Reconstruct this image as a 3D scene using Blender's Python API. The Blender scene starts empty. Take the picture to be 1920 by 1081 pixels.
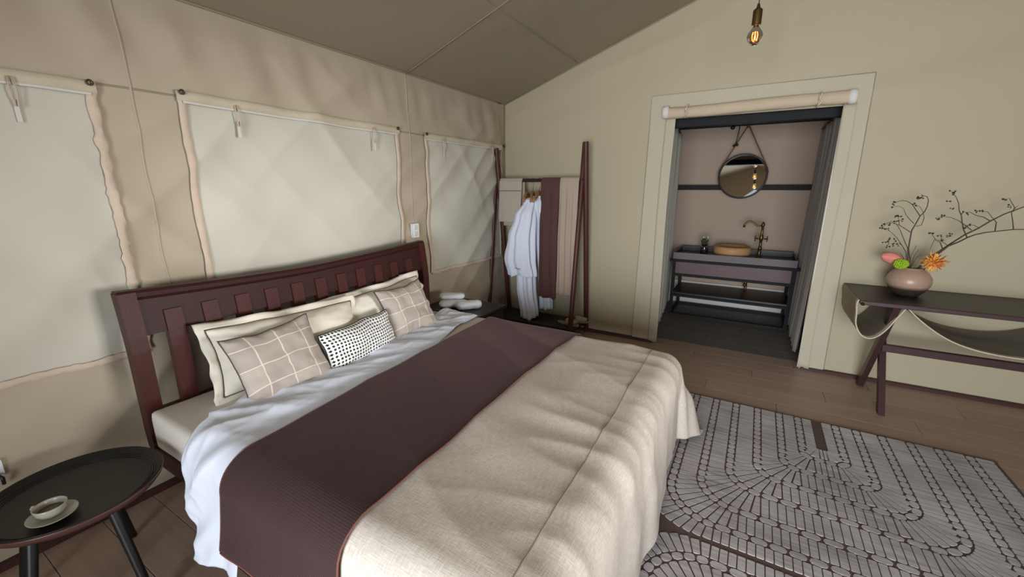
import bpy, bmesh, math, random
from mathutils import Vector, Matrix, noise
from math import sin, cos, pi, hypot, radians, sqrt, floor
random.seed(7)
S = bpy.context.scene
COL = S.collection

# ---------------------------------------------------------------- camera
cd = bpy.data.cameras.new('camera'); cam = bpy.data.objects.new('camera', cd); COL.objects.link(cam)
cam.location = (0, 0, 1.5)
cam.rotation_euler = (radians(90 - 13.670), 0, radians(30.296))
cd.sensor_width = 36; cd.lens = 775 / 1920 * 36; cd.clip_start = .02
S.camera = cam
# ---------------------------------------------------------------- world, daylight, exposure
w = bpy.data.worlds.new('world'); S.world = w; w.use_nodes = True
bg = w.node_tree.nodes['Background']; bg.inputs[0].default_value = (.80, .88, 1, 1); bg.inputs[1].default_value = .5
def area(name, loc, rot, sx, sy, power, color, spread=180):
    l = bpy.data.lights.new(name, 'AREA'); l.shape = 'RECTANGLE'; l.size = sx; l.size_y = sy
    l.energy = power; l.color = color; l.spread = radians(spread)
    o = bpy.data.objects.new(name, l); COL.objects.link(o); o.location = loc; o.rotation_euler = [radians(a) for a in rot]
    return o
# daylight entering by the open tent front behind the camera
area('front_daylight', (.55, -3.3, 1.10), (90, 0, 0), 2.8, 2.1, 190, (.86, .93, 1), 120)
# daylight from the right, pooled on the left wall through an added opening
area('side_daylight', (8.2, 1.5, 1.45), (90, 0, 90), 2.6, 1.7, 155, (.99, .985, .97), 90)
S.view_settings.view_transform = 'Standard'; S.view_settings.look = 'None'
S.view_settings.gamma = 1; S.view_settings.use_curve_mapping = False
S.view_settings.exposure = 0.1

# ---------------------------------------------------------------- materials
def lin(c): 
    c = c / 255
    return c / 12.92 if c <= .04045 else ((c + .055) / 1.055) ** 2.4
def rgb(r, g, b): return (lin(r), lin(g), lin(b), 1)
class NT:
    def __init__(s, m): s.t = m.node_tree; s.n = s.t.nodes
    def add(s, typ, **kw):
        n = s.n.new(typ)
        for k, v in kw.items():
            if k.startswith('i_'):
                key = k[2:]; key = int(key) if key.isdigit() else key.replace('_', ' ')
                n.inputs[key].default_value = v
            else: setattr(n, k, v)
        return n
    def link(s, a, b): s.t.links.new(a, b)
    def math(s, op, a, b=None, c=None):
        n = s.n.new('ShaderNodeMath'); n.operation = op
        for i, x in enumerate((a, b, c)):
            if x is None: continue
            if isinstance(x, (int, float)): n.inputs[i].default_value = x
            else: s.link(x, n.inputs[i])
        return n.outputs[0]
    def mix(s, f, a, b):
        n = s.n.new('ShaderNodeMix'); n.data_type = 'RGBA'
        for i, x in ((0, f), (6, a), (7, b)):
            if isinstance(x, (int, float, tuple)): n.inputs[i].default_value = x
            else: s.link(x, n.inputs[i])
        return n.outputs[2]
def mat(name, col, rough=.7, metal=0, var=0, vscale=6, bump=0, bscale=200, sheen=0, stretch=(1, 1, 1), spec=.5, trans=0, alpha=1, coat=0, emis=None):
    m = bpy.data.materials.new(name); m.use_nodes = True; t = NT(m)
    p = t.n['Principled BSDF']; p.inputs['Base Color'].default_value = col
    p.inputs['Roughness'].default_value = rough; p.inputs['Metallic'].default_value = metal
    p.inputs['Specular IOR Level'].default_value = spec
    if sheen: p.inputs['Sheen Weight'].default_value = sheen; p.inputs['Sheen Roughness'].default_value = .4
    if trans: p.inputs['Transmission Weight'].default_value = trans
    if coat: p.inputs['Coat Weight'].default_value = coat
    if alpha < 1: p.inputs['Alpha'].default_value = alpha
    if emis: p.inputs['Emission Color'].default_value = emis[0]; p.inputs['Emission Strength'].default_value = emis[1]
    tc = t.add('ShaderNodeTexCoord'); mp = t.add('ShaderNodeMapping'); mp.inputs['Scale'].default_value = stretch
    t.link(tc.outputs['Object'], mp.inputs[0])
    if var:
        ns = t.add('ShaderNodeTexNoise', i_Scale=vscale, i_Detail=5.0); t.link(mp.outputs[0], ns.inputs['Vector'])
        k = tuple(c * (1 - var) for c in col[:3]) + (1,); k2 = tuple(min(1, c * (1 + var)) for c in col[:3]) + (1,)
        t.link(t.mix(ns.outputs[0], k, k2), p.inputs['Base Color'])
    if bump:
        nb = t.add('ShaderNodeTexNoise', i_Scale=bscale, i_Detail=3.0); t.link(mp.outputs[0], nb.inputs['Vector'])
        b = t.add('ShaderNodeBump', i_Strength=bump, i_Distance=.002); t.link(nb.outputs[0], b.inputs['Height']); t.link(b.outputs[0], p.inputs['Normal'])
    return m
def wood(name, col, rough=.45, axis=1, var=.35):
    st = [14, 14, 14]; st[axis] = 1.2
    return mat(name, col, rough, spec=.3, var=var, vscale=5, bump=.15, bscale=30, stretch=tuple(st))
M = {}
M['canvas'] = mat('canvas', rgb(182, 168, 146), .85, var=.05, vscale=1.5, bump=.25, bscale=420)
M['canvas_back'] = mat('canvas_back', rgb(178, 166, 138), .85, var=.04, vscale=1.2, bump=.2, bscale=420)
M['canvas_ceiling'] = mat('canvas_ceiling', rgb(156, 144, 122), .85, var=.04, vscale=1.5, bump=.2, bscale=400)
M['canvas_facing'] = mat('canvas_facing', rgb(184, 174, 151), .85, var=.04, vscale=2, bump=.2, bscale=400)
M['screen'] = mat('window_panel_cloth', rgb(200, 195, 180), .7, var=.04, vscale=2, bump=.15, bscale=500)
M['hem'] = mat('hem_tape', rgb(198, 186, 162), .8, var=.08, vscale=25)
M['tape'] = mat('zip_tape', rgb(206, 186, 166), .8, var=.12, vscale=22, bump=.5, bscale=60)
M['seam'] = mat('seam_thread', rgb(150, 138, 114), .9)
M['bath'] = mat('bath_canvas', rgb(172, 150, 132), .85, var=.05, vscale=2)
M['skirt'] = mat('bath_skirt', rgb(214, 208, 200), .8)
M['curtain'] = mat('grey_curtain', rgb(166, 158, 150), .85, var=.06, vscale=5, bump=.2, bscale=300)
M['curtain_light'] = mat('light_curtain', rgb(214, 210, 194), .85, var=.06, vscale=5)
M['steel'] = mat('dark_steel', rgb(36, 36, 37), .7, spec=.2)
M['rosewood'] = wood('red_brown_wood', rgb(52, 22, 20), .5)
M['rosewood_v'] = wood('red_brown_wood_upright', rgb(68, 30, 26), .48, axis=2)
M['rackwood'] = wood('rack_wood', rgb(78, 42, 36), .42, axis=2)
M['blackwood'] = mat('black_wood', rgb(34, 28, 28), .4, var=.2, vscale=8)
M['black'] = mat('black_lacquer', rgb(20, 19, 18), .4)
M['tray'] = mat('tray_lacquer', rgb(24, 22, 19), .45, var=.1)
M['tray_edge'] = mat('tray_edge', rgb(78, 50, 46), .4)
M['bench'] = mat('bench_board', rgb(36, 30, 28), .5)
M['mattress'] = mat('mattress_sheet', rgb(226, 218, 208), .8, bump=.2, bscale=300)
M['sheet'] = mat('white_sheet', rgb(226, 230, 242), .75, bump=.1, bscale=300)
M['robe'] = mat('white_cotton', rgb(226, 230, 244), .8, bump=.15, bscale=200)
M['towel'] = mat('white_towel', rgb(238, 238, 242), .95, bump=.8, bscale=160)
M['pillow'] = mat('cream_pillow', rgb(232, 224, 208), .75, var=.05, vscale=40, bump=.25, bscale=220)
M['piping'] = mat('brown_piping', rgb(84, 64, 52), .7)
M['scarf'] = mat('brown_throw', rgb(86, 54, 50), .9, var=.06, vscale=30, bump=.6, bscale=120, sheen=.2)
M['throw'] = mat('beige_throw', rgb(176, 156, 140), .95, var=.06, vscale=30, bump=.6, bscale=120, sheen=.2)
M['pouch'] = mat('grey_beige_cloth', rgb(178, 166, 150), .85)
M['hanger'] = wood('hanger_wood', rgb(168, 122, 80), .45, axis=1, var=.15)
M['brass'] = mat('antique_brass', rgb(140, 112, 72), .35, metal=1)
M['dark_brass'] = mat('dark_brass', rgb(108, 88, 56), .4, metal=.9)
M['glass'] = mat('clear_glass', (1, 1, 1, 1), .02, trans=1)
M['amber'] = mat('amber_glass', rgb(238, 176, 104), .03, trans=1)
M['filament'] = mat('filament', rgb(255, 200, 150), .5, emis=((1, .72, .45, 1), 10))
M['mirror'] = mat('mirror_silver', (.85, .85, .83, 1), .02, metal=1)
M['rope'] = mat('brown_rope', rgb(98, 72, 54), .9, bump=.6, bscale=300)
M['ceramic'] = mat('pale_ceramic', rgb(176, 172, 156), .25, coat=.3)
M['coffee'] = mat('coffee', rgb(96, 82, 62), .15)
M['basin'] = wood('basin_wood', rgb(186, 142, 96), .5, axis=0, var=.2)
M['drawer'] = wood('purple_brown_wood', rgb(104, 82, 82), .5, axis=0, var=.3)
M['lip'] = mat('grey_lip', rgb(108, 98, 98), .6, var=.1)
M['console_edge'] = wood('console_edge_wood', rgb(66, 44, 44), .4, axis=0, var=.15)
M['console_top'] = mat('console_top', rgb(40, 36, 35), .42, var=.1, vscale=6)
M['sling'] = mat('sling_canvas', rgb(160, 147, 125), .85, bump=.2, bscale=300)
M['vase'] = None
M['twig'] = mat('twig_bark', rgb(74, 60, 46), .85)
M['berry'] = mat('dried_berry', rgb(46, 38, 32), .7)
M['leafgreen'] = mat('lime_floret', rgb(150, 180, 30), .7, var=.35, vscale=120)
M['pink'] = mat('coral_petal', rgb(214, 128, 112), .6, var=.1, vscale=30)
M['orange'] = mat('orange_petal', rgb(236, 150, 70), .6, var=.2, vscale=60)
M['yellow'] = mat('yellow_petal', rgb(238, 196, 92), .6, var=.1, vscale=60)
M['redor'] = mat('red_orange_petal', rgb(230, 108, 62), .6, var=.1, vscale=60)
M['leaf'] = mat('dark_leaf', rgb(48, 58, 34), .6)
M['switch'] = mat('white_plastic', rgb(232, 236, 240), .35)
M['rug_base'] = mat('rug_ground', rgb(98, 78, 70), .95)
M['slipper'] = mat('woven_slipper', rgb(168, 152, 128), .9, var=.2, vscale=50, bump=.8, bscale=90)
M['skirting'] = wood('dark_red_skirting', rgb(70, 42, 38), .5, axis=0)
M['metal'] = mat('grommet_metal', rgb(90, 78, 60), .4, metal=.8)

def uvnode(t): return t.add('ShaderNodeUVMap')
# laminate plank: grain along the plank, a random tint for each plank
def plank_mat(name, c1, c2, rough):
    m = bpy.data.materials.new(name); m.use_nodes = True; t = NT(m); p = t.n['Principled BSDF']
    p.inputs['Roughness'].default_value = rough
    tc = t.add('ShaderNodeTexCoord'); oi = t.add('ShaderNodeObjectInfo'); mp = t.add('ShaderNodeMapping'); mp.inputs['Scale'].default_value = (1.1, 16, 16)
    cmb = t.add('ShaderNodeCombineXYZ'); t.link(oi.outputs['Random'], cmb.inputs[2])
    va = t.add('ShaderNodeVectorMath', operation='MULTIPLY_ADD'); va.inputs[1].default_value = (40, 40, 40)
    t.link(cmb.outputs[0], va.inputs[0]); t.link(tc.outputs['Object'], va.inputs[2]); t.link(va.outputs[0], mp.inputs[0])
    ns = t.add('ShaderNodeTexNoise', i_Scale=2.2, i_Detail=6.0); t.link(mp.outputs[0], ns.inputs['Vector'])
    g = t.mix(ns.outputs[0], c1, c2)
    hs = t.add('ShaderNodeHueSaturation'); t.link(g, hs.inputs['Color'])
    t.link(t.math('MULTIPLY_ADD', oi.outputs['Random'], .12, .94), hs.inputs['Value']); t.link(hs.outputs[0], p.inputs['Base Color'])
    return m
M['plank'] = plank_mat('laminate_plank', rgb(156, 130, 114), rgb(186, 160, 142), .45)
M['plank_bath'] = plank_mat('bath_plank', rgb(104, 98, 91), rgb(122, 115, 107), .6)
# rug pile
def rug_mat():
    m = bpy.data.materials.new('rug_pile'); m.use_nodes = True; t = NT(m); p = t.n['Principled BSDF']; p.inputs['Roughness'].default_value = .95
    p.inputs['Sheen Weight'].default_value = .25
    tc = t.add('ShaderNodeTexCoord'); mp = t.add('ShaderNodeMapping'); mp.inputs['Scale'].default_value = (3, 42, 3)
    t.link(tc.outputs['Object'], mp.inputs[0])
    ns = t.add('ShaderNodeTexNoise', i_Scale=1.4, i_Detail=6.0); t.link(mp.outputs[0], ns.inputs['Vector'])
    n2 = t.add('ShaderNodeTexNoise', i_Scale=2.5, i_Detail=3.0); t.link(tc.outputs['Object'], n2.inputs['Vector'])
    f = t.math('MULTIPLY', t.math('ADD', ns.outputs[0], n2.outputs[0]), .5)
    r = t.add('ShaderNodeValToRGB'); r.color_ramp.elements[0].position = .36; r.color_ramp.elements[0].color = rgb(136, 128, 129)
    r.color_ramp.elements[1].position = .66; r.color_ramp.elements[1].color = rgb(204, 196, 194); t.link(f, r.inputs[0]); t.link(r.outputs[0], p.inputs['Base Color'])
    return m
M['rug_pile'] = rug_mat()
# coverlet: slubby linen, colour and fine relief
def weave_mat(name, c1, c2, sx, sy, bump, rough=.85, sheen=.1):
    m = bpy.data.materials.new(name); m.use_nodes = True; t = NT(m); p = t.n['Principled BSDF']; p.inputs['Roughness'].default_value = rough
    p.inputs['Sheen Weight'].default_value = sheen
    uv = uvnode(t); out = []
    for sc in ((sx, sy, 1), (sy, sx, 1)):
        mp = t.add('ShaderNodeMapping'); mp.inputs['Scale'].default_value = sc; t.link(uv.outputs[0], mp.inputs[0])
        ns = t.add('ShaderNodeTexNoise', i_Scale=1.0, i_Detail=4.0); t.link(mp.outputs[0], ns.inputs['Vector']); out.append(ns.outputs[0])
    f = t.math('MULTIPLY', t.math('ADD', out[0], out[1]), .5)
    r = t.add('ShaderNodeValToRGB'); r.color_ramp.elements[0].position = .38; r.color_ramp.elements[0].color = c1
    r.color_ramp.elements[1].position = .62; r.color_ramp.elements[1].color = c2; t.link(f, r.inputs[0]); t.link(r.outputs[0], p.inputs['Base Color'])
    b = t.add('ShaderNodeBump', i_Strength=bump, i_Distance=.003); t.link(f, b.inputs['Height']); t.link(b.outputs[0], p.inputs['Normal'])
    return m
M['coverlet'] = weave_mat('beige_linen', rgb(200, 186, 172), rgb(230, 218, 204), 30, 300, .3)
# runner: honeycomb weave
def runner_mat():
    m = bpy.data.materials.new('honeycomb_runner'); m.use_nodes = True; t = NT(m); p = t.n['Principled BSDF']; p.inputs['Roughness'].default_value = .9
    p.inputs['Sheen Weight'].default_value = .6; p.inputs['Sheen Roughness'].default_value = .32; p.inputs['Sheen Tint'].default_value = rgb(235, 190, 192)
    uv = uvnode(t); s = t.add('ShaderNodeSeparateXYZ'); t.link(uv.outputs[0], s.inputs[0])
    a = t.math('SINE', t.math('MULTIPLY', t.math('ADD', s.outputs[0], s.outputs[1]), 2 * pi / .013))
    b = t.math('SINE', t.math('MULTIPLY', t.math('SUBTRACT', s.outputs[0], s.outputs[1]), 2 * pi / .013))
    h = t.math('MULTIPLY', a, b); f = t.math('MULTIPLY_ADD', h, .5, .5)
    t.link(t.mix(f, rgb(48, 30, 29), rgb(70, 44, 43)), p.inputs['Base Color'])
    bp = t.add('ShaderNodeBump', i_Strength=.35, i_Distance=.003); t.link(f, bp.inputs['Height']); t.link(bp.outputs[0], p.inputs['Normal'])
    return m
M['runner'] = runner_mat()
M['runner_hem'] = mat('runner_hem', rgb(118, 74, 62), .8)
# window-pane check cushion
def check_mat():
    m = bpy.data.materials.new('window_check_cloth'); m.use_nodes = True; t = NT(m); p = t.n['Principled BSDF']; p.inputs['Roughness'].default_value = .85
    uv = uvnode(t); s = t.add('ShaderNodeSeparateXYZ'); t.link(uv.outputs[0], s.inputs[0])
    N = 3.4
    fr = [t.math('FRACT', t.math('MULTIPLY_ADD', s.outputs[i], N, .30)) for i in (0, 1)]
    ce = [t.math('FLOOR', t.math('MULTIPLY_ADD', s.outputs[i], N, .30)) for i in (0, 1)]
    line = t.math('MAXIMUM', t.math('LESS_THAN', fr[0], .05), t.math('LESS_THAN', fr[1], .05))
    st = t.math('GREATER_THAN', t.math('SINE', t.math('MULTIPLY', s.outputs[1], 2 * pi * 44)), .1)
    cm = t.add('ShaderNodeCombineXYZ'); t.link(ce[0], cm.inputs[0]); t.link(ce[1], cm.inputs[1])
    wn = t.add('ShaderNodeTexWhiteNoise'); wn.noise_dimensions = '2D'; t.link(cm.outputs[0], wn.inputs['Vector'])
    sel = t.math('LESS_THAN', wn.outputs[0], .30); stf = t.math('MULTIPLY', t.math('MULTIPLY', st, sel), .55)
    st2 = t.math('GREATER_THAN', t.math('SINE', t.math('MULTIPLY', s.outputs[0], 2 * pi * 90)), .0)
    stf = t.math('MAXIMUM', stf, t.math('MULTIPLY', st2, .12))
    c = t.mix(stf, rgb(172, 160, 150), rgb(214, 204, 190)); c = t.mix(t.math('MULTIPLY', line, .85), c, rgb(232, 218, 200))
    t.link(c, p.inputs['Base Color']); return m
M['check'] = check_mat()
def hound_mat():
    m = bpy.data.materials.new('dogtooth_cloth'); m.use_nodes = True; t = NT(m); p = t.n['Principled BSDF']; p.inputs['Roughness'].default_value = .85
    uv = uvnode(t); s = t.add('ShaderNodeSeparateXYZ'); t.link(uv.outputs[0], s.inputs[0])
    u = t.math('MULTIPLY', s.outputs[0], 25.0); v = t.math('MULTIPLY', s.outputs[1], 12.0)
    a = t.math('ABSOLUTE', t.math('SUBTRACT', t.math('FRACT', t.math('ADD', u, t.math('MULTIPLY', v, .0))), .5))
    b = t.math('ABSOLUTE', t.math('SUBTRACT', t.math('FRACT', v), .5))
    d1 = t.math('LESS_THAN', t.math('ADD', a, b), .385)
    # small teeth that join neighbouring checks
    d2 = t.math('MULTIPLY', t.math('LESS_THAN', t.math('ABSOLUTE', t.math('SUBTRACT', a, b)), .06), t.math('LESS_THAN', t.math('ADD', a, b), .62))
    t.link(t.mix(d1, rgb(236, 234, 230), rgb(24, 24, 26)), p.inputs['Base Color']); return m
M['hound'] = hound_mat()
def vase_mat():
    m = bpy.data.materials.new('two_tone_vase'); m.use_nodes = True; t = NT(m); p = t.n['Principled BSDF']; p.inputs['Roughness'].default_value = .35
    tc = t.add('ShaderNodeTexCoord'); s = t.add('ShaderNodeSeparateXYZ'); t.link(tc.outputs['Object'], s.inputs[0])
    r = t.add('ShaderNodeValToRGB'); r.color_ramp.elements[0].position = .052; r.color_ramp.elements[0].color = rgb(34, 28, 26)
    r.color_ramp.elements[1].position = .078; r.color_ramp.elements[1].color = rgb(176, 144, 122); t.link(s.outputs[2], r.inputs[0])
    ns = t.add('ShaderNodeTexNoise', i_Scale=40.0); t.link(tc.outputs['Object'], ns.inputs['Vector'])
    t.link(t.mix(t.math('MULTIPLY', ns.outputs[0], .3), r.outputs[0], rgb(120, 96, 80)), p.inputs['Base Color']); return m
M['vase'] = vase_mat()

# ---------------------------------------------------------------- helpers
def mesh_obj(name, verts, faces, m=None, parent=None, smooth=False, uvs=None, mats=None, mi=None):
    me = bpy.data.meshes.new(name); me.from_pydata([tuple(v) for v in verts], [], faces); me.update()
    o = bpy.data.objects.new(name, me); COL.objects.link(o)
    if mats:
        for x in mats: me.materials.append(x)
        if mi: me.polygons.foreach_set('material_index', mi)
    elif m: me.materials.append(m)
    if smooth: me.polygons.foreach_set('use_smooth', [True] * len(faces))
    if uvs:
        ul = me.uv_layers.new(name='UVMap')
        ul.data.foreach_set('uv', [c for l in me.loops for c in uvs[l.vertex_index]])
    if parent: o.parent = parent
    return o
class G:
    """collects shapes and links them as one mesh object"""
    def __init__(s): s.v = []; s.f = []
    def add(s, v, f): n = len(s.v); s.v += [tuple(x) for x in v]; s.f += [tuple(i + n for i in q) for q in f]; return s
    def box(s, x0, x1, y0, y1, z0, z1, c=0):
        if c:   # chamfered box
            v = []
            for z, d in ((z0, c), (z0 + c, 0), (z1 - c, 0), (z1, c)):
                v += [(x0 + d + c * (d == 0) * 0, y0 + d, z), (x1 - d, y0 + d, z), (x1 - d, y1 - d, z), (x0 + d, y1 - d, z)]
            f = [(3, 2, 1, 0), (12, 13, 14, 15)]
            for k in range(3):
                for i in range(4): j = (i + 1) % 4; f.append((k * 4 + i, k * 4 + j, k * 4 + 4 + j, k * 4 + 4 + i))
            return s.add(v, f)
        v = [(x0, y0, z0), (x1, y0, z0), (x1, y1, z0), (x0, y1, z0), (x0, y0, z1), (x1, y0, z1), (x1, y1, z1), (x0, y1, z1)]
        return s.add(v, [(3, 2, 1, 0), (4, 5, 6, 7), (0, 1, 5, 4), (1, 2, 6, 5), (2, 3, 7, 6), (3, 0, 4, 7)])
    def prism(s, poly, axis, a, b):
        """polygon (2-D) extruded along axis from a to b"""
        n = len(poly); v = []
        for t in (a, b):
            for p, q in poly: v.append({0: (t, p, q), 1: (p, t, q), 2: (p, q, t)}[axis])
        return s.add(v, [tuple(range(n)), tuple(range(2 * n - 1, n - 1, -1))] + [(i, i + n, (i + 1) % n + n, (i + 1) % n) for i in range(n)])
    def tube(s, pts, r, n=10, cap=True):
        pts = [Vector(p) for p in pts]; m = len(pts); rr = r if isinstance(r, (list, tuple)) else [r] * m
        v = []; f = []; up = None
        for i, p in enumerate(pts):
            d = (pts[min(i + 1, m - 1)] - pts[max(i - 1, 0)]).normalized()
            if up is None: up = Vector((0, 0, 1)) if abs(d.z) < .9 else Vector((1, 0, 0))
            a = d.cross(up).normalized(); b = d.cross(a).normalized(); up = -b if b.length else up
            up = a.cross(d)
            for k in range(n): t = 2 * pi * k / n; v.append(p + (a * cos(t) + b * sin(t)) * rr[i])
        for i in range(m - 1):
            for k in range(n): f.append((i * n + k, i * n + (k + 1) % n, (i + 1) * n + (k + 1) % n, (i + 1) * n + k))
        if cap: f += [tuple(range(n - 1, -1, -1)), tuple(range((m - 1) * n, m * n))]
        return s.add(v, f)
    def lathe(s, prof, n=32, c=(0, 0, 0), cap=True):
        v = []; f = []; m = len(prof)
        for r, z in prof:
            for k in range(n): t = 2 * pi * k / n; v.append((c[0] + r * cos(t), c[1] + r * sin(t), c[2] + z))
        for i in range(m - 1):
            for k in range(n): f.append((i * n + k, i * n + (k + 1) % n, (i + 1) * n + (k + 1) % n, (i + 1) * n + k))
        if not cap:
            for k in range(n): f.append(((m - 1) * n + k, (m - 1) * n + (k + 1) % n, (k + 1) % n, k))
            return s.add(v, f)
        if prof[0][0] > 0: f.append(tuple(range(n - 1, -1, -1)))
        if prof[-1][0] > 0: f.append(tuple(range((m - 1) * n, m * n)))
        return s.add(v, f)
    def ball(s, c, r, n=8, sc=(1, 1, 1)):
        v = []; f = []; h = n // 2
        for i in range(h + 1):
            a = pi * i / h - pi / 2
            for k in range(n): t = 2 * pi * k / n; v.append((c[0] + r * sc[0] * cos(a) * cos(t), c[1] + r * sc[1] * cos(a) * sin(t), c[2] + r * sc[2] * sin(a)))
        for i in range(h):
            for k in range(n): f.append((i * n + k, i * n + (k + 1) % n, (i + 1) * n + (k + 1) % n, (i + 1) * n + k))
        return s.add(v, f)
    def obj(s, name, m, parent=None, smooth=False): 
        o = mesh_obj(name, s.v, s.f, m, parent, smooth)
        if smooth == 'auto':
            for p in o.data.polygons: p.use_smooth = True
            try:
                o.data.set_sharp_from_angle(angle=radians(40))
            except Exception: pass
        return o
def tag(o, label=None, cat=None, group=None, kind=None):
    if label: o['label'] = label
    if cat: o['category'] = cat
    if group: o['group'] = group
    if kind: o['kind'] = kind
    return o
def thing(name, label, cat, loc=(0, 0, 0), rz=0, group=None, kind=None):
    o = bpy.data.objects.new(name, None); COL.objects.link(o); o.location = loc; o.rotation_euler = (0, 0, rz); o.empty_display_size = .05
    return tag(o, label, cat, group, kind)
def struct(o, label, cat): return tag(o, label, cat, kind='structure')
def grid(nu, nv, fn, skip=None, wrap=False):
    """fn(i/nu, j/nv) -> point; returns verts, faces"""
    v = [fn(i / nu, j / nv) for j in range(nv + 1) for i in range(nu + 1)]
    f = [(j * (nu + 1) + i, j * (nu + 1) + i + 1, (j + 1) * (nu + 1) + i + 1, (j + 1) * (nu + 1) + i) for j in range(nv) for i in range(nu)]
    return v, f
def N(x, y, z=0.0): return noise.noise(Vector((x, y, z)))
def solid(o, t, off=-1):
    md = o.modifiers.new('thickness', 'SOLIDIFY'); md.thickness = t; md.offset = off; return o

# ================================================================ SETTING
XL, XR, YB, YF, RX, RZ, EZ = -2.48, 2.20, 4.08, -1.85, -.14, 3.17, 2.37
def rake(x): return EZ + (min(x, 2 * RX - x) - XL) * (RZ - EZ) / (RX - XL)
# floor: slab and laminate planks
fl = G().box(-2.7, 2.4, -2.2, 6.0, -.12, -.016).obj('floor', M['skirting']); struct(fl, 'brown laminate plank floor', 'floor')
pw = .19
plank_meshes = {}
def plank(x0, x1, y0, y1, m):
    L = round(x1 - x0, 3); W = round(y1 - y0, 3); key = (L, W, m.name)
    if key not in plank_meshes:
        o = G().box(-L / 2, L / 2, -W / 2, W / 2, -.016, 0, .0012).obj('plank', m, fl); plank_meshes[key] = o.data
    else:
        o = bpy.data.objects.new('plank', plank_meshes[key]); COL.objects.link(o); o.parent = fl
    o.location = ((x0 + x1) / 2, (y0 + y1) / 2, 0)
y = -1.85; r = 0
while y < 4.1:
    xs = -2.50 - (r * .47) % 1.25
    while xs < 2.25:
        a, b = max(xs, -2.5), min(xs + 1.25, 2.25)
        if b - a > .05: plank(round(a, 2) + .0008, round(b, 2) - .0008, y + .0008, y + pw - .0008, M['plank'])
        xs += 1.25
    y += pw; r += 1
while y < 5.85:
    xs = -1.05 - (r * .47) % 1.25
    while xs < .75:
        a, b = max(xs, -1.05), min(xs + 1.25, .75)
        if b - a > .05: plank(round(a, 2) + .0008, round(b, 2) - .0008, y + .0008, y + pw - .0008, M['plank_bath'])
        xs += 1.25
    y += pw; r += 1

# left wall: slack canvas with diagonal tension folds and gathers under the eave
def ridge(x): return 1 - 2 * abs(x)
def fold(y, z):
    a = y * .75 + z * .66; b = y * .66 - z * .75
    f = .038 * ridge(N(a * 3.4, b * .6, 1.3)) * max(0, .35 + N(y * .9, z * .9, 4))
    f += .034 * ridge(N(b * 3.8, a * .55, 7.1)) * max(0, .35 - N(y * .8, z * .9, 9))
    g = max(0, min(1, (z - 1.92) / .2))
    f += g * .022 * N(y * 6.5 + z * 1.2, z * 1.3, 3)
    f += .010 * N(y * 1.3, z * 1.1, 2)
    f += .004 * N(y * 6, z * 5, 12)
    e = min(1, max(0, (EZ - z) / .15)) * min(1, max(0, z / .1)) * min(1, max(0, (YB - y) / .15))
    return f * e
ZW = 1.93
v, f = grid(300, 130, lambda a, b: (XL + fold(YF + a * (YB - YF), b * EZ), YF + a * (YB - YF), b * EZ))
wl = mesh_obj('wall_left', v, f, M['canvas'], smooth=True); struct(wl, 'beige canvas tent wall behind the headboard, with slack folds', 'wall')
def wall_strip(name, pts, wdt, off, m, parent, smooth=True, wob=0, horiz=None, t=.003):
    """ribbon laid on the left wall along pts [(y,z)...], following its folds"""
    P = []
    for i in range(len(pts) - 1):
        (y0, z0), (y1, z1) = pts[i], pts[i + 1]; n = max(2, int(hypot(y1 - y0, z1 - z0) / .02))
        P += [(y0 + (y1 - y0) * k / n, z0 + (z1 - z0) * k / n) for k in range(n)]
    P.append(pts[-1]); v = []; f = []
    for i, (yy, zz) in enumerate(P):
        a = P[max(0, i - 1)]; b = P[min(len(P) - 1, i + 1)]; dy, dz = b[0] - a[0], b[1] - a[1]; L = hypot(dy, dz); ny, nz = -dz / L, dy / L
        for k, (s_, h) in enumerate(((-.5, 0), (-.42, 1), (0, 1.15), (.42, 1), (.5, 0))):
            q = wob * N(i * .55, k, 5) + s_ * wdt * (1 + wob * 40 * N(i * .5, 8, 2))
            Y, Z = yy + ny * q, zz + nz * q
            v.append((XL + fold(Y, Z) + off + h * t + wob * .5 * N(i * .35, k * .5, 1) * (h > 0), Y, Z))
    for i in range(len(P) - 1):
        for k in range(4): f.append((i * 5 + k, i * 5 + k + 1, (i + 1) * 5 + k + 1, (i + 1) * 5 + k))
    return mesh_obj(name, v, f, m, parent, smooth)
# vertical and horizontal wall seams
for k, ys in enumerate((-.88, .86, 2.60)):
    o = wall_strip('trim_%d' % (k + 1), [(ys, .03), (ys, EZ - .01)], .010, .0008, M['canvas'], None, t=.003); struct(o, 'stitched vertical seam in the left canvas wall', 'seam')
o = wall_strip('trim_4', [(-1.8, 1.925), (YB - .02, 1.925)], .010, .0012, M['seam'], None, t=.0015); struct(o, 'stitched horizontal seam level with the window tops', 'seam')
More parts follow.
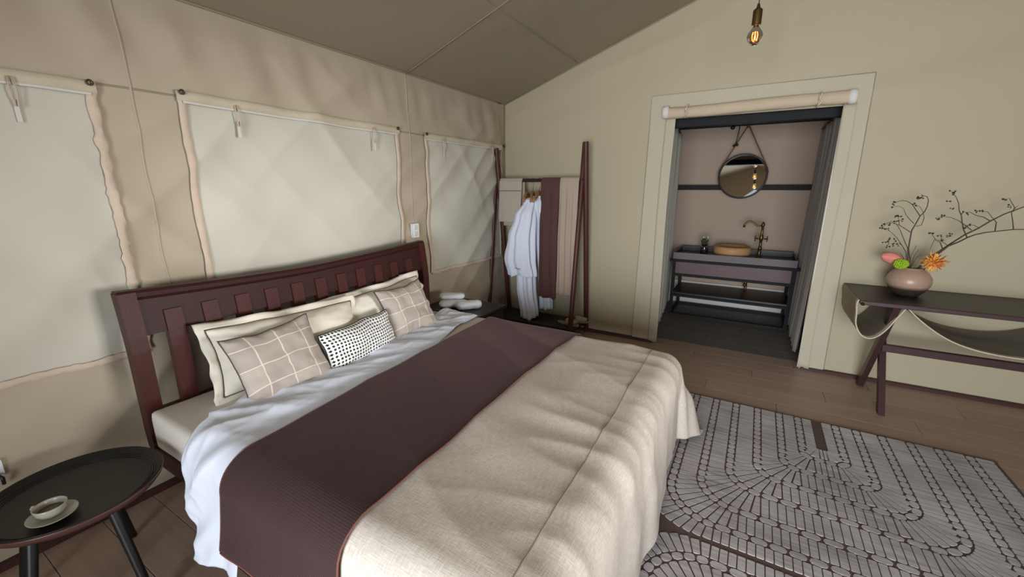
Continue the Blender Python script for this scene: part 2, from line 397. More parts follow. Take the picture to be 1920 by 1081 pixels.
# windows with canvas panels
def window(n, y0, y1, z0, z1, label, ties):
    w_ = thing('window_%d' % n, label, 'window', kind='structure'); wl_, wr_ = (.004, .011) if n == 1 else (.0025, .003)
    def pf(a, b):
        yy = y0 + a * (y1 - y0); zz = z0 + b * (z1 - z0); s = sin(pi * a) * sin(pi * b)
        e = min(1, 8 * min(a, 1 - a, b, 1 - b))
        wr = .009 * ridge(N(yy * 2.4 + zz * 2.2, (yy - zz) * .4, 20 + n)) * e + .008 * N(yy * 1.6, zz * 1.6, 30 + n) * e
        return (XL + fold(yy, zz) + .004 + .02 * s + wr * .9, yy, zz)
    v, f = grid(90, 80, pf); mesh_obj('panel', v, f, M['screen'], w_, True)
    wall_strip('top_hem', [(y0 - .02, z1 + .005), (y1 + .02, z1 + .005)], .05, .012, M['hem'], w_, t=.012)
    wall_strip('piping', [(y0, z1 - .022), (y1, z1 - .022)], .012, .02, M['skirt'], w_, t=.006)
    wall_strip('zip_tape', [(y0, z1), (y0, z0)], .034, .014, M['tape'], w_, wob=wl_, t=.004)
    wall_strip('zip_tape', [(y1, z1), (y1, z0)], .034, .014, M['tape'], w_, wob=wr_, t=.004)
    wall_strip('bottom_tape', [(y0, z0), (y1, z0)], .03, .014, M['tape'], w_, wob=.008, t=.004)
    for yy in (y0, y1):
        o = G().lathe([(.006, 0), (.012, 0), (.013, .006), (.006, .006)], 12, cap=False).obj('grommet', M['metal'], w_, True)
        o.location = (XL + fold(yy, z1) + .03, yy, z1 + .02); o.rotation_euler = (0, pi / 2, 0)
    for yt in ties:
        g = G(); x = XL + fold(yt, z1) + .035
        g.tube([(x, yt - .004, z1), (x + .006, yt - .009, z1 - .05), (x + .008, yt - .004, z1 - .105), (x + .009, yt + .004, z1 - .105), (x + .008, yt + .009, z1 - .05), (x + .002, yt + .004, z1)], .003, 6)
        g.obj('tie_loop', M['tape'], w_, True)
        g = G(); g.box(x - .004, x - .001, yt - .007, yt + .007, z1 - .16, z1 - .08, .001); g.obj('toggle_tab', M['skirt'], w_)
window(1, -.62, .72, .75, 1.90, 'left tent window with closed canvas panel and wavy zip tapes, above the tray table', (.50, -.3))
window(2, 1.04, 2.45, .76, 1.92, 'wide middle tent window with closed canvas panel, behind the headboard', (1.28, 2.21))
window(3, 2.78, 3.97, .76, 1.915, 'right tent window with closed canvas panel, between headboard and clothes rack', (2.98, 3.72))

# far wall with the doorway
DX0, DX1, DZ = -.745, .465, 2.09
def bfold(x, z):
    e = min(1, abs(x - DX0) / .2, abs(x - DX1) / .2) if z < DZ else min(1, (z - DZ) / .2 + min(1, abs(x - DX0) / .2 if x < DX0 else (abs(x - DX1) / .2 if x > DX1 else 0)))
    e = max(0, e) * min(1, max(0, (rake(x) - z) / .2)) * min(1, z / .1) * min(1, (x - XL) / .1)
    return (.014 * N(x * 1.1, z * 1.0, 40) + .022 * ridge(N(x * .45 + z * .4, z * 3.0 - x * .9, 41)) * min(1, max(0, (z - 1.9) / .3)) + .003 * N(x * 5, z * 2, 42)) * e
V = []; F = []
def addg(v, f): n = len(V); V.extend(v); F.extend([tuple(i + n for i in q) for q in f])
def bseg(xa, xb, lo, hi, nu, nv):
    def fn(a, b):
        x = xa + a * (xb - xa); z0 = lo(x); z = z0 + b * (hi(x) - z0); return (x, YB - bfold(x, z), z)
    addg(*grid(nu, nv, fn))
bseg(XL, DX0, lambda x: 0, lambda x: DZ, 60, 60); bseg(DX1, XR, lambda x: 0, lambda x: DZ, 60, 60)
for a, b in ((XL, DX0), (DX0, RX), (RX, DX1), (DX1, XR)): bseg(a, b, lambda x: DZ, rake, int((b - a) * 34) + 2, 26)
wb = mesh_obj('wall_back', V, F, M['canvas_back'], smooth=True); struct(wb, 'pale green-beige canvas gable wall with the doorway to the washroom', 'wall')
# canvas facing around the doorway (doubled cloth)
df = thing('door_1', 'open doorway to the washroom with stitched canvas facing', 'doorway', kind='structure')
def facing(poly): return G().prism(poly, 1, YB - .02, YB - .013)
facing([(-.955, 0.0), (DX0 - .012, -.0), (DX0, 2.12), (-.925, 2.285), ]).obj('facing', M['canvas_facing'], df)
facing([(-.925, 2.285), (DX0, 2.12), (DX1, 2.12), (.605, 2.29)]).obj('facing', M['canvas_facing'], df)
facing([(.605, 2.29), (DX1, 2.12), (DX1 + .01, .0), (.63, .0)]).obj('facing', M['canvas_facing'], df)
# loose edge flaps either side of the opening
def flap(x0, x1, ph):
    def fn(a, b):
        z = .02 + b * 2.08; x = x0 + (x1 - x0) * a + .006 * sin(z * 3 + ph)
        return (x, YB - .032 - .010 * N(x * 3, z * 1.5, ph) - .008 * a, z)
    v, f = grid(6, 50, fn); return solid(mesh_obj('edge_flap', v, f, M['canvas_facing'], df, True), .004)
flap(-.80, -.715, 1.0); flap(.452, .53, 3.0)
g = G(); g.tube([(DX0 + .012, YB - .028, .02), (DX0 + .01, YB - .03, 2.1)], .006, 6); g.obj('edge_piping', M['skirt'], df, True)
g = G(); g.tube([(DX1 - .012, YB - .028, .02), (DX1 - .006, YB - .03, 2.1)], .006, 6); g.obj('edge_piping', M['skirt'], df, True)
# stitched outline of the facing
g = G()
for a, b in (((-.93, 2.29), (.61, 2.295)), ((-.93, 2.29), (-.955, .03)), ((.61, 2.295), (.635, .03))):
    g.tube([(a[0], YB - .0205, a[1]), (b[0], YB - .0205, b[1])], .0014, 5)
g.obj('stitching', M['seam'], df)
# rolled door panel above the doorway
rl = thing('rolled_door_blind', 'rolled up beige canvas door panel tied above the washroom doorway', 'blind', (0, YB - .07, 2.135))
v = []; n = 20; m_ = 70
for i in range(m_ + 1):
    x = -.81 + 1.33 * i / m_
    for k in range(n):
        t = 2 * pi * k / n; r_ = .045 + .004 * N(x * 5, k * .7, 3) + .003 * sin(t * 1 + x * 6) - .004 * max(0, 1 - abs(x + .62) / .05) - .004 * max(0, 1 - abs(x - .30) / .05)
        v.append((x, r_ * cos(t) * .75, r_ * sin(t) + .006 * sin(3 * x)))
f = [(i * n + k, i * n + (k + 1) % n, (i + 1) * n + (k + 1) % n, (i + 1) * n + k) for i in range(m_) for k in range(n)] + [tuple(range(n)), tuple(range(m_ * n + n - 1, m_ * n - 1, -1))]
mesh_obj('roll', v, f, mat('rolled_canvas', rgb(192, 172, 146), .85, var=.06, vscale=8, bump=.3, bscale=300), rl, True)
for xx in (-.79, .495):
    g = G(); g.tube([(xx - .022, 0, .003), (xx + .022, 0, .003)], .051, 20); o = g.obj('end_binding', M['skirt'], rl, True); o.scale = (1, .8, 1)
for xx in (-.62, .30):
    g = G(); g.tube([(xx + .008 * sin(a), .044 * cos(a), .052 * sin(a)) for a in [k * pi / 8 for k in range(17)]], .005, 6); g.tube([(xx - .01, -.045, .0), (xx + .012, -.052, -.02), (xx - .004, -.05, -.045)], .006, 6)
    g.ball((xx, -.048, .01), .011); g.obj('tie', M['tape'], rl, True)

# right wall and front wall (behind the camera), with openings; the right one is added to shape the side light
V = []; F = []
def quad_x(x, y0, y1, z0, z1): addg([(x, y0, z0), (x, y1, z0), (x, y1, z1), (x, y0, z1)], [(0, 1, 2, 3)])
quad_x(XR, YF, .7, 0, EZ); quad_x(XR, 2.25, YB, 0, EZ); quad_x(XR, .7, 2.25, 0, .75); quad_x(XR, .7, 2.25, 1.8, EZ)
struct(mesh_obj('wall_right', V, F, M['canvas']), 'beige canvas wall on the right with an unseen opening added to shape the side light', 'wall')
V = []; F = []
def fr(pts): addg([(x, YF, z) for x, z in pts], [tuple(range(len(pts)))])
fr([(XL, 0), (-.75, 0), (-.75, 2.1), (XL, EZ)]); fr([(1.5, 0), (XR, 0), (XR, rake(XR)), (1.5, 2.1)])
fr([(XL, EZ), (-.75, 2.1), (RX, 2.6), (RX, RZ)]); fr([(RX, RZ), (RX, 2.6), (1.5, 2.1), (XR, rake(XR))])
struct(mesh_obj('wall_front', V, F, M['canvas']), 'canvas front wall behind the viewpoint with a wide open entrance', 'wall')
# ceiling: two slopes of slack canvas
V = []; F = []
def slope(xa, xb):
    def fn(a, b):
        x = xa + a * (xb - xa); yy = YF + b * (YB - YF)
        e = sin(pi * a) ** .6 * min(1, (YB - yy) / .15) if 0 < a < 1 else 0
        dy = min(abs(yy - s_) for s_ in (.86, 2.60, -.88))
        d = (.012 * N(x * 1.2, yy * 1.2, 50) + .004 * ridge(N(x * 3 + yy, yy * 3.5, 51)) - .012 * max(0, 1 - dy / .5)) * e
        return (x, yy, rake(x) - .004 + d)
    addg(*grid(60, 120, fn))
slope(XL, RX); slope(RX, XR)
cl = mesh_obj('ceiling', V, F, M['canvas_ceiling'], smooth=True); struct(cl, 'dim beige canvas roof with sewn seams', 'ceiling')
k = 5
for ys in (.86, 2.60):
    P = [(XL + .01 + (RX - XL) * i / 30, ys, rake(XL + (RX - XL) * i / 30) - .014) for i in range(31)]
    g = G().tube(P, .0035, 6); o = g.obj('trim_%d' % k, M['seam'], None, True); struct(o, 'roof seam running up the slope', 'seam'); k += 1
g = G().tube([(-1.63, yy / 10, rake(-1.63) - .014) for yy in range(-18, 41)], .0035, 5); struct(g.obj('trim_%d' % k, M['seam'], None, True), 'roof seam running parallel to the eave', 'seam'); k += 1
g = G().tube([(XL + .006, yy / 10, EZ - .008) for yy in range(-18, 41)], .007, 6); struct(g.obj('trim_%d' % k, M['seam'], None, True), 'piped seam where the left wall meets the roof', 'seam'); k += 1
g = G().tube([(x_, YB - .008, rake(x_) - .01) for x_ in (XL, -1.5, RX, 1, XR)], .006, 6); struct(g.obj('trim_%d' % k, M['seam'], None, True), 'piped seam where the gable wall meets the roof', 'seam'); k += 1
g = G().tube([(XL + .008, YB - .008, .02), (XL + .008, YB - .008, EZ)], .005, 6); struct(g.obj('trim_%d' % k, M['seam'], None, True), 'seam in the corner beside the clothes rack', 'seam'); k += 1
# skirtings
struct(G().box(XL - .02, XL + .035, YF, YB, -.004, .03, .003).obj('baseboard_left', M['skirting']), 'low dark wooden strip at the foot of the left wall', 'skirting')
struct(G().box(DX1 + .01, XR, YB - .035, YB + .01, -.004, .028, .003).obj('baseboard_back', M['skirting']), 'low dark red strip at the foot of the wall behind the console', 'skirting')
struct(G().box(XL, DX0 - .01, YB - .035, YB + .01, -.004, .028, .003).obj('baseboard_far', M['skirting']), 'low dark strip at the foot of the wall behind the rack', 'skirting')

# washroom
BX0, BX1, BY, BZ = -1.05, .75, 5.84, 2.42
V = []; F = []
def bw(a, b):
    addg(*grid(50, 40, lambda u, v_: (BX0 + u * (BX1 - BX0), BY - .012 * N(u * 5, v_ * 2, 60), v_ * BZ)))
bw(0, 0)
struct(mesh_obj('wall_washroom', V, F, M['bath'], smooth=True), 'mauve-beige canvas wall at the back of the washroom', 'wall')
struct(G().box(BX0 - .02, BX0, YB + .01, BY, 0, BZ).obj('wall_washroom_left', M['bath']), 'left side wall of the washroom', 'wall')
struct(G().box(BX1, BX1 + .02, YB + .01, BY, 0, BZ).obj('wall_washroom_right', M['bath']), 'right side wall of the washroom', 'wall')
struct(G().box(BX0, BX1, YB + .01, BY, BZ, BZ + .02).obj('ceiling_washroom', M['bath']), 'low washroom ceiling', 'ceiling')
struct(G().box(BX0, BX1, BY - .03, BY - .014, 0, .30, .002).obj('baseboard_washroom', M['skirt']), 'white lower band of the washroom wall', 'skirting')
for nm, b, lb in (('trim_20', (BX0, BX1, BY - .10, BY - .04, 1.475, 1.535), 'dark steel rail across the washroom wall at mirror height'),
                  ('trim_21', (BX0, BX1, BY - .12, BY - .05, 2.20, 2.30), 'dark steel beam the mirror hangs from'),
                  ('trim_22', (BX0 + .02, BX1, YB + .16, YB + .22, 2.035, 2.11), 'dark steel lintel just behind the doorway'),
                  ('trim_23', (-.955, -.89, YB + .30, YB + .36, 0, 2.12), 'dark steel upright behind the left door edge'),
                  ('trim_24', (.60, .66, YB + .16, YB + .22, 0, 2.12), 'dark steel upright behind the right door edge')):
    struct(G().box(*b, .003).obj(nm, M['steel']), lb, 'steel frame')
def curtain(name, label, x0, y0, x1, y1, zt, pleats, amp, m, flare=0):
    L = hypot(x1 - x0, y1 - y0); nx, ny = -(y1 - y0) / L, (x1 - x0) / L
    def fn(a, b):
        z = .02 + b * (zt - .02); s = amp * (.5 + .5 * (1 - b)) * sin(a * pleats * 2 * pi + .5 * sin(b * 3)) + .015 * N(a * 4, z, 5) + flare * (1 - b) ** 1.5
        return (x0 + (x1 - x0) * a + nx * s, y0 + (y1 - y0) * a + ny * s, z)
    v, f = grid(pleats * 12, 30, fn)
    t = thing(name, label, 'curtain')
    solid(mesh_obj('cloth', v, f, m, t, True), .003)
    g = G().tube([(x0, y0, zt + .01), (x1, y1, zt + .01)], .01, 8); g.obj('rail', M['steel'], t, True)
    return t
curtain('washroom_curtain', 'grey pleated curtain along the right side of the washroom', .50, 5.74, .495, 4.42, 2.10, 9, .026, M['curtain'], flare=-.035)
curtain('washroom_curtain', 'pale grey-green curtain gathered at the left edge of the washroom doorway', -.80, 4.42, -.92, 5.72, 2.12, 7, .025, M['curtain_light'])

# vanity
vn = thing('vanity_stand', 'dark steel and wood washstand with a lower shelf in the washroom', 'washstand', (-.185, 5.15, 0))
W2 = .610; D = .60
for xx in (-W2, W2 - .035):
    for yy in (0, D - .035): G().box(xx, xx + .035, yy, yy + .035, 0, .66, .002).obj('leg', M['steel'], vn)
for nm, z0, z1 in (('top_rail', .655, .685), ('middle_rail', .485, .515), ('shelf_rail', .235, .262), ('floor_rail', .0, .026)):
    g = G()
    e = .035 if nm == 'top_rail' else 0
    g.box(-W2 - e, W2 + e, -.006 - e * .3, .03, z0, z1).box(-W2 - e, W2 + e, D - .03, D, z0, z1).box(-W2, -W2 + .03, .0, D, z0, z1).box(W2 - .03, W2, 0, D, z0, z1)
    g.obj(nm, M['steel'], vn)
G().box(-W2 + .005, W2 - .005, .002, .03, .515, .655, .003).obj('drawer_front', M['drawer'], vn)
G().box(-W2 + .01, W2 - .01, .03, D - .03, .515, .53).obj('drawer_bottom', M['drawer'], vn)
G().box(-W2 + .03, W2 - .03, .03, D - .03, .60, .655).obj('drawer_body', M['blackwood'], vn)
G().box(-W2 + .03, W2 - .03, .01, D - .01, .262, .287, .003).obj('shelf', M['blackwood'], vn)
G().box(-W2, W2, .012, D - .01, .685, .715, .002).obj('top_board', M['blackwood'], vn)
G().box(-W2, W2, -.006, .012, .686, .765, .003).obj('front_lip', M['lip'], vn)
g = G().box(-W2, W2, D - .012, D + .006, .686, .78, .002); g.obj('back_lip', M['blackwood'], vn)
G().box(-W2 - .004, -W2 + .012, .012, D - .012, .686, .765, .002).obj('side_lip', M['blackwood'], vn); G().box(W2 - .012, W2 + .004, .012, D - .012, .686, .765, .002).obj('side_lip', M['blackwood'], vn)
g = G().tube([(.16, D - .1, .52), (.16, D - .1, .40), (.165, D - .1, .38), (.17, D - .09, .30), (.17, D - .09, .288)], [.012, .012, .02, .012, .014], 10); g.ball((.16, D - .12, .36), .022); g.obj('drain_pipe', M['dark_brass'], vn, True)
bs = thing('wash_basin', 'round tan vessel basin on the dark washstand', 'basin', (-.20, 5.43, .715))
G().lathe([(.0, 0), (.13, 0), (.175, .015), (.195, .05), (.20, .085), (.192, .118), (.180, .130), (.168, .124), (.160, .09), (.12, .04), (.03, .03), (0, .03)], 48).obj('bowl', M['basin'], bs, True)
G().lathe([(.0, .0315), (.022, .0315), (.024, .036), (.010, .038), (0, .038)], 20).obj('waste_plug', M['brass'], bs, True)
fc = thing('basin_faucet', 'tall antique brass faucet with curved spout and cross handles', 'faucet', (.075, 5.50, .715))
G().lathe([(.030, 0), (.030, .012), (.018, .02), (.016, .10), (.020, .105), (.020, .125), (.015, .13), (.014, .20), (.019, .205), (.022, .235), (.018, .26), (.013, .27), (.012, .36), (.018, .365), (.018, .385), (.012, .40), (.008, .41), (0, .415)], 20).obj('column', M['dark_brass'], fc, True)
g = G().tube([(0, 0, .375), (-.03, 0, .365), (-.06, 0, .37), (-.09, 0, .395), (-.125, 0, .415), (-.16, 0, .405), (-.182, 0, .375), (-.187, 0, .345)], [.010, .010, .010, .010, .010, .010, .011, .013], 12); g.obj('spout', M['dark_brass'], fc, True)
for sx in (-1, 1):
    g = G().tube([(0, 0, .222), (sx * .05, 0, .222)], .008, 8); g.obj('valve', M['dark_brass'], fc, True)
    g = G(); 
    for a in range(4): t = a * pi / 2 + .4; g.tube([(sx * .055, 0, .222), (sx * .058, .028 * cos(t), .222 + .028 * sin(t))], .004, 6); g.ball((sx * .058, .03 * cos(t), .222 + .03 * sin(t)), .007)
    g.ball((sx * .06, 0, .222), .010); g.obj('cross_handle', M['dark_brass'], fc, True)
jr = thing('glass_jar', 'small clear glass jar with dark flower stems beside the basin', 'jar', (-.50, 5.45, .715))
G().lathe([(0, 0), (.036, 0), (.040, .01), (.040, .10), (.036, .11), (.036, .125), (.032, .125), (.032, .108), (.036, .098), (.036, .012), (0, .008)], 24).obj('glass', M['glass'], jr, True)
G().lathe([(0, .0085), (.0345, .0125), (.0345, .06), (0, .06)], 20).obj('water', mat('jar_water', rgb(120, 110, 96), .05, trans=.6), jr, True)
fw = thing('flower_sprig', 'dark leafy sprig with small pale blooms standing in the glass jar', 'flower', (-.50, 5.45, .73))
g = G(); 
for a, l in ((.3, .17), (1.9, .20), (3.6, .15), (5.0, .18)): g.tube([(0, 0, .0), (.01 * cos(a), .01 * sin(a), .1), (.035 * cos(a), .035 * sin(a), l)], .003, 6)
g.obj('stem', M['leaf'], fw, True)
g = G()
for q in range(16):
    a = q * 2.4; g.ball((.03 * cos(a), .02 * sin(a), .12 + .008 * (q % 9)), .016, 6, (1, .6, .6))
g.obj('leaf', M['leaf'], fw, True)
g = G()
for q in range(7): a = q * 2.1; g.ball((.03 * cos(a), .025 * sin(a), .19 + .005 * (q % 4)), .012, 8)
tag(g.obj('blooms', M['ceramic'], fw, True), kind='stuff')

# round mirror on a rope
mr = thing('round_mirror', 'round black-framed mirror hanging on a brown rope in the washroom', 'mirror', (-.20, 5.66, 1.63))
tl = radians(4.35); R = .245
Rm = Matrix.Rotation(pi / 2 + 0, 4, 'X')
def mtilt(o): o.rotation_euler = (pi / 2 - tl, 0, 0)   # disc axis (z) turned to face -y, tilted back
G().lathe([(0, -.002), (R - .008, -.002), (R - .008, .004), (0, .004)], 64).obj('mirror_glass', M['mirror'], mr, False)
G().lathe([(R - .010, -.012), (R + .008, -.012), (R + .010, 0), (R + .008, .016), (R - .006, .016), (R - .010, .006)], 64, cap=False).obj('frame', M['black'], mr, True)
G().lathe([(0, -.012), (R - .008, -.012), (R - .008, -.004), (0, -.004)], 48).obj('back_board', M['black'], mr)
for o in mr.children: mtilt(o)
def mp(a, rr=R + .012): return Vector((rr * cos(a), .0 + rr * sin(a) * sin(tl), rr * sin(a) * cos(tl)))
ap = Vector((.0, .0, .565))
ra = [mp(pi * .78 - k * .12 + .36) for k in range(4)]
g = G().tube([ap, mp(radians(148)) , mp(radians(160)), mp(radians(172))], .006, 8); g.obj('rope', M['rope'], mr, True)
g = G().tube([ap, mp(radians(32)), mp(radians(20)), mp(radians(8))], .006, 8); g.obj('rope', M['rope'], mr, True)
g = G(); k1 = ap.lerp(mp(radians(148)), .50)
for a in range(6): g.ball((k1.x + .018 * cos(a * 1.3), k1.y - .01 + .01 * sin(a * 2), k1.z + .012 * sin(a * 1.9)), .014, 8)
g.tube([k1, k1 + Vector((.01, -.005, .08)), k1 + Vector((.02, 0, .17)), k1 + Vector((.015, .02, .24))], .005, 8); g.obj('knot', M['black'], mr, True)
g = G().tube([ap + Vector((-.012, 0, -.02)), ap + Vector((-.014, 0, .03)), ap + Vector((0, 0, .06)), ap + Vector((.014, 0, .03)), ap + Vector((.012, 0, -.02)), ap + Vector((0, 0, -.03)), ap + Vector((-.012, 0, -.02))], .006, 8)
g.obj('carabiner', M['black'], mr, True)
hk = G().tube([(-.20, 5.655, 2.25), (-.20, 5.655, 2.20)], .006, 8); kb = G().ball((-.36, 5.70, 2.18), .024, 10); kb.tube([(-.36, 5.72, 2.23), (-.36, 5.70, 2.18)], .006, 6); tag(kb.obj('beam_knob', M['black'], None, True), 'small black knob under the steel beam, left of the mirror rope', 'knob')
tag(hk.obj('ceiling_hook', M['black'], None, True), 'black hook under the steel beam directly above the round mirror', 'hook')

# pendant bulbs
def pendant(y, label):
    x, z = -.128, 2.315; t = thing('pendant_bulb', label, 'lamp', (x, y, 0), group='filament bulbs hung along the ridge')
    G().tube([(0, 0, z + .155), (.003, 0, z + .35), (-.008, 0, z + .6), (RX - x, 0, RZ - .015)], .0035, 6).obj('cable', M['rope'], t, True)
    G().lathe([(.0, z + .165), (.006, z + .165), (.010, z + .145), (.022, z + .135), (.0235, z + .13), (.0235, z + .062), (.020, z + .058), (0, z + .058)], 24).obj('socket', M['dark_brass'], t, 'auto')
    pr = [(0.012, .058), (.016, .05), (.026, .036), (.038, .018), (.0425, 0), (.038, -.018), (.028, -.031), (.014, -.040), (0, -.0425)]
    inner = [(max(0, r_ - .0015), z_ + (.0015 if z_ < -.03 else 0)) for r_, z_ in pr][::-1]
    G().lathe([(r_, z + z_) for r_, z_ in pr] + [(r_, z + z_) for r_, z_ in inner], 32).obj('globe', M['amber'], t, True)
    g = G()
    for a in range(4): q = a * pi / 2; g.tube([(.004 * cos(q), .004 * sin(q), z + .05), (.014 * cos(q), .014 * sin(q), z + .01), (.012 * cos(q + .5), .012 * sin(q + .5), z - .018)], .0014, 5)
    g.obj('filament', M['filament'], t, True)
    return t
pendant(2.90, 'clear amber globe bulb in a brass socket hanging before the gable wall')
pendant(1.70, 'second filament bulb along the ridge, seen only in the mirror')
pendant(.50, 'third filament bulb along the ridge, overhead')

# ================================================================ BED
bd = thing('bed', 'dark red-brown wooden bed with a slatted headboard', 'bed', (-2.24, 1.53, 0))
def B(g, name, m, smooth=False):
    o = g.obj(name, m, bd, smooth); o.location = (2.24, -1.53, 0); return o
HX = -2.24
# top rail: cambered, slightly higher at both ends
P = []; n = 40
def htop(y): 
    t = (y - .60) / 1.86; return 1.052 + .045 * max(0, (t - .45) / .55) ** 1.4 + .028 * max(0, (.45 - t) / .45) ** 1.6
def htx(z): return HX - .035 * max(0, (z - .8) / .3) ** 1.5
V_ = []; F_ = []
sec = [(.015, 0, .875), (.015, 0, .95), (.014, 1, -.045), (.026, 1, -.03), (.030, 1, -.012), (.024, 1, 0), (-.02, 1, 0), (-.03, 1, -.012), (-.03, 1, -.04), (-.022, 0, .95), (-.022, 0, .875)]
for i in range(n + 1):
    yy = .602 + 1.856 * i / n
    for dx, rel, zz in sec:
        z = htop(yy) + zz if rel else zz
        V_.append((htx(z) + dx, yy, z))
k_ = len(sec)
for i in range(n):
    for j in range(k_): F_.append((i * k_ + j, i * k_ + (j + 1) % k_, (i + 1) * k_ + (j + 1) % k_, (i + 1) * k_ + j))
F_ += [tuple(range(k_ - 1, -1, -1)), tuple(range(n * k_, n * k_ + k_))]
g = G(); g.add(V_, F_); B(g, 'top_rail', M['rosewood'])
def upright(y0, y1, z0, z1, front, back, name, curve=False):
    pts = []; zs = [z0 + (z1 - z0) * i / 12 for i in range(13)]
    fo = lambda z: .22 * max(0, (.40 - z) / .12) ** 2 * .35 if curve else 0
    poly = [(htx(z) + front + fo(z), z) for z in zs] + [(htx(z) - back + fo(z), z) for z in reversed(zs)]
    g = G(); g.prism([(a, b) for a, b in poly], 1, y0, y1); return g
B(upright(.600, .662, .30, htop(.62) - .01, .032, .034, 'post', True), 'post', M['rosewood_v'])
B(upright(2.398, 2.46, .30, htop(2.43) - .01, .032, .034, 'post', True), 'post', M['rosewood_v'])
for q in range(11):
    yc = .775 + .149 * q
    B(upright(yc - .034, yc + .034, .47, .972 + .01 * (q > 6), .026, .012, 'slat'), 'slat', M['rosewood_v'])
B(G().box(HX - .02, HX + .018, .662, 2.398, .44, .53, .003), 'lower_rail', M['rosewood'])
for yy in (.602, 2.43): B(G().prism([(-2.20, .285), (-2.20, .37), (-.42, .37), (-.42, .285)], 1, yy, yy + .03), 'side_rail', M['rosewood'])
B(G().box(-.45, -.42, .602, 2.46, .285, .37, .003), 'foot_rail', M['rosewood'])
B(G().box(-2.2, -.45, .632, 2.43, .34, .355), 'base_board', M['rosewood'])
for xx, yy in ((-.50, .70), (-.50, 2.30), (-1.9, .95), (-1.9, 2.2), (-1.2, 1.5)): B(G().box(xx, xx + .06, yy, yy + .06, .009 if xx > -1 else 0, .34, .003), 'leg', M['rosewood'])
# mattress
def rbox(x0, x1, y0, y1, z0, z1, r, nu=24, wr=0):
    """rounded box with slightly soft faces"""
    bm = bmesh.new(); bmesh.ops.create_cube(bm, size=1)
    bmesh.ops.scale(bm, vec=(x1 - x0, y1 - y0, z1 - z0), verts=bm.verts); bmesh.ops.translate(bm, vec=((x0 + x1) / 2, (y0 + y1) / 2, (z0 + z1) / 2), verts=bm.verts)
    bmesh.ops.bevel(bm, geom=bm.edges[:], offset=r, segments=4, profile=.6, affect='EDGES')
    bmesh.ops.subdivide_edges(bm, edges=[e for e in bm.edges if e.calc_length() > .2], cuts=nu, use_grid_fill=True)
    return bm
def bm_obj(bm, name, m, parent=None, smooth=True):
    me = bpy.data.meshes.new(name); bm.to_mesh(me); bm.free(); me.materials.append(m)
    o = bpy.data.objects.new(name, me); COL.objects.link(o); o.parent = parent
    if smooth: me.polygons.foreach_set('use_smooth', [True] * len(me.polygons))
    return o
bm = rbox(-2.205, -.32, .602, 2.44, .36, .545, .035, 30)
for vv in bm.verts:
    c = vv.co
    k = .004 * N(c.x * 5, c.y * 5, c.z * 5) + .005 * ridge(N(c.x * 3 + c.y, c.y * 9 + c.z * 8, 3)) * (c.x < -1.7)
    if c.z > .53: c.z += k - .003
    elif c.y < .62: c.y += k * .5 + .002
tag(bm_obj(bm, 'mattress', M['mattress']), 'thick mattress in a pale fitted sheet on the wooden bed', 'mattress')

# draped bedding
X1, Y0, Y1, ZT, BR = -.37, .675, 2.385, .562, .10
LA = BR * pi / 2
def wr(X, Y):
    a = X * .5 + Y * .87; b = X * .87 - Y * .5
    f = .014 * ridge(N(a * 3.0, b * .9, 70)) + .013 * N(X * 2.0, Y * 1.8, 71) + .006 * ridge(N(X * 2.2 + Y * .8, Y * 7, 72)) * min(1, max(0, (X + 1.0) / .3))
    return f
def drape(X, Y, off, wrk=None, flare_y=.12, flare_x=.06, amp=.016, seed=0):
    dx = max(0, X - X1); dy = Y - Y1 if Y > Y1 else (Y - Y0 if Y < Y0 else 0)
    e = hypot(dx, dy); cx, cy = min(X, X1), min(max(Y, Y0), Y1)
    k = wrk if wrk is not None else wr(X, Y)
    if e < 1e-9: return Vector((cx, cy, ZT + off + k))
    ux, uy = dx / e, dy / e
    if Y > Y1: flare_y = .42
    if dx > 0 and dy != 0: e = (dx ** 4 + abs(dy) ** 4) ** .25
    fl_ = flare_x * abs(ux) + flare_y * abs(uy)
    if e < LA:
        t = e / BR; out = BR * sin(t); dn = BR * (1 - cos(t)); nx, nz = sin(t), cos(t)
    else:
        h = e - LA; out = BR + fl_ * h; dn = BR + h * .99; nx, nz = 1, 0
    if dn > ZT - .024: out += .5 * (dn - (ZT - .024)); dn = ZT - .024 - .004 * min(1, e)
    hang = min(1, max(0, e - LA * .6) / .25)
    along = Y if dx > abs(dy) else X
    fold_ = amp * hang * (.55 * sin(along * 21 + 2.5 * N(along * 2, 0, seed)) + N(along * 6, e * 1.2, seed + 3)) + .03 * hang * hang * N(along * 1.6, .3, seed + 5)
    if dx > 0 and dy != 0: fold_ += .03 * hang * min(dx, abs(dy)) / max(dx, abs(dy))
    q = off + k * (1 - .5 * hang) + max(-.012, fold_)
    return Vector((cx + ux * (out + nx * q), cy + uy * (out + nx * q), ZT - dn + nz * q))
def cloth(name, x0f, x1f, y0, y1, nu, nv, fn, m, parent=None, th=.004, hemm=None):
    V_, F_, UV = [], [], []
    for j in range(nv + 1):
        Y = y0 + (y1 - y0) * j / nv; a, b = x0f(Y), x1f(Y)
        for i in range(nu + 1): X = a + (b - a) * i / nu; V_.append(fn(X, Y)); UV.append((X, Y))
    F_ = [(j * (nu + 1) + i, j * (nu + 1) + i + 1, (j + 1) * (nu + 1) + i + 1, (j + 1) * (nu + 1) + i) for j in range(nv) for i in range(nu)]
    o = mesh_obj(name, V_, F_, m, parent, True, UV); solid(o, th, 1 if False else -1); return o
hy0 = Y0 - LA - .50; hy1 = Y1 + LA + .36
cv = cloth('coverlet', lambda Y: -1.78, lambda Y: X1 + LA + .42, Y0 - LA - .16, hy1, 150, 210, lambda X, Y: drape(X, Y, 0, seed=1, amp=.013), M['coverlet'])
tag(cv, 'beige linen coverlet spread over the foot half of the bed and hanging down', 'bedspread')
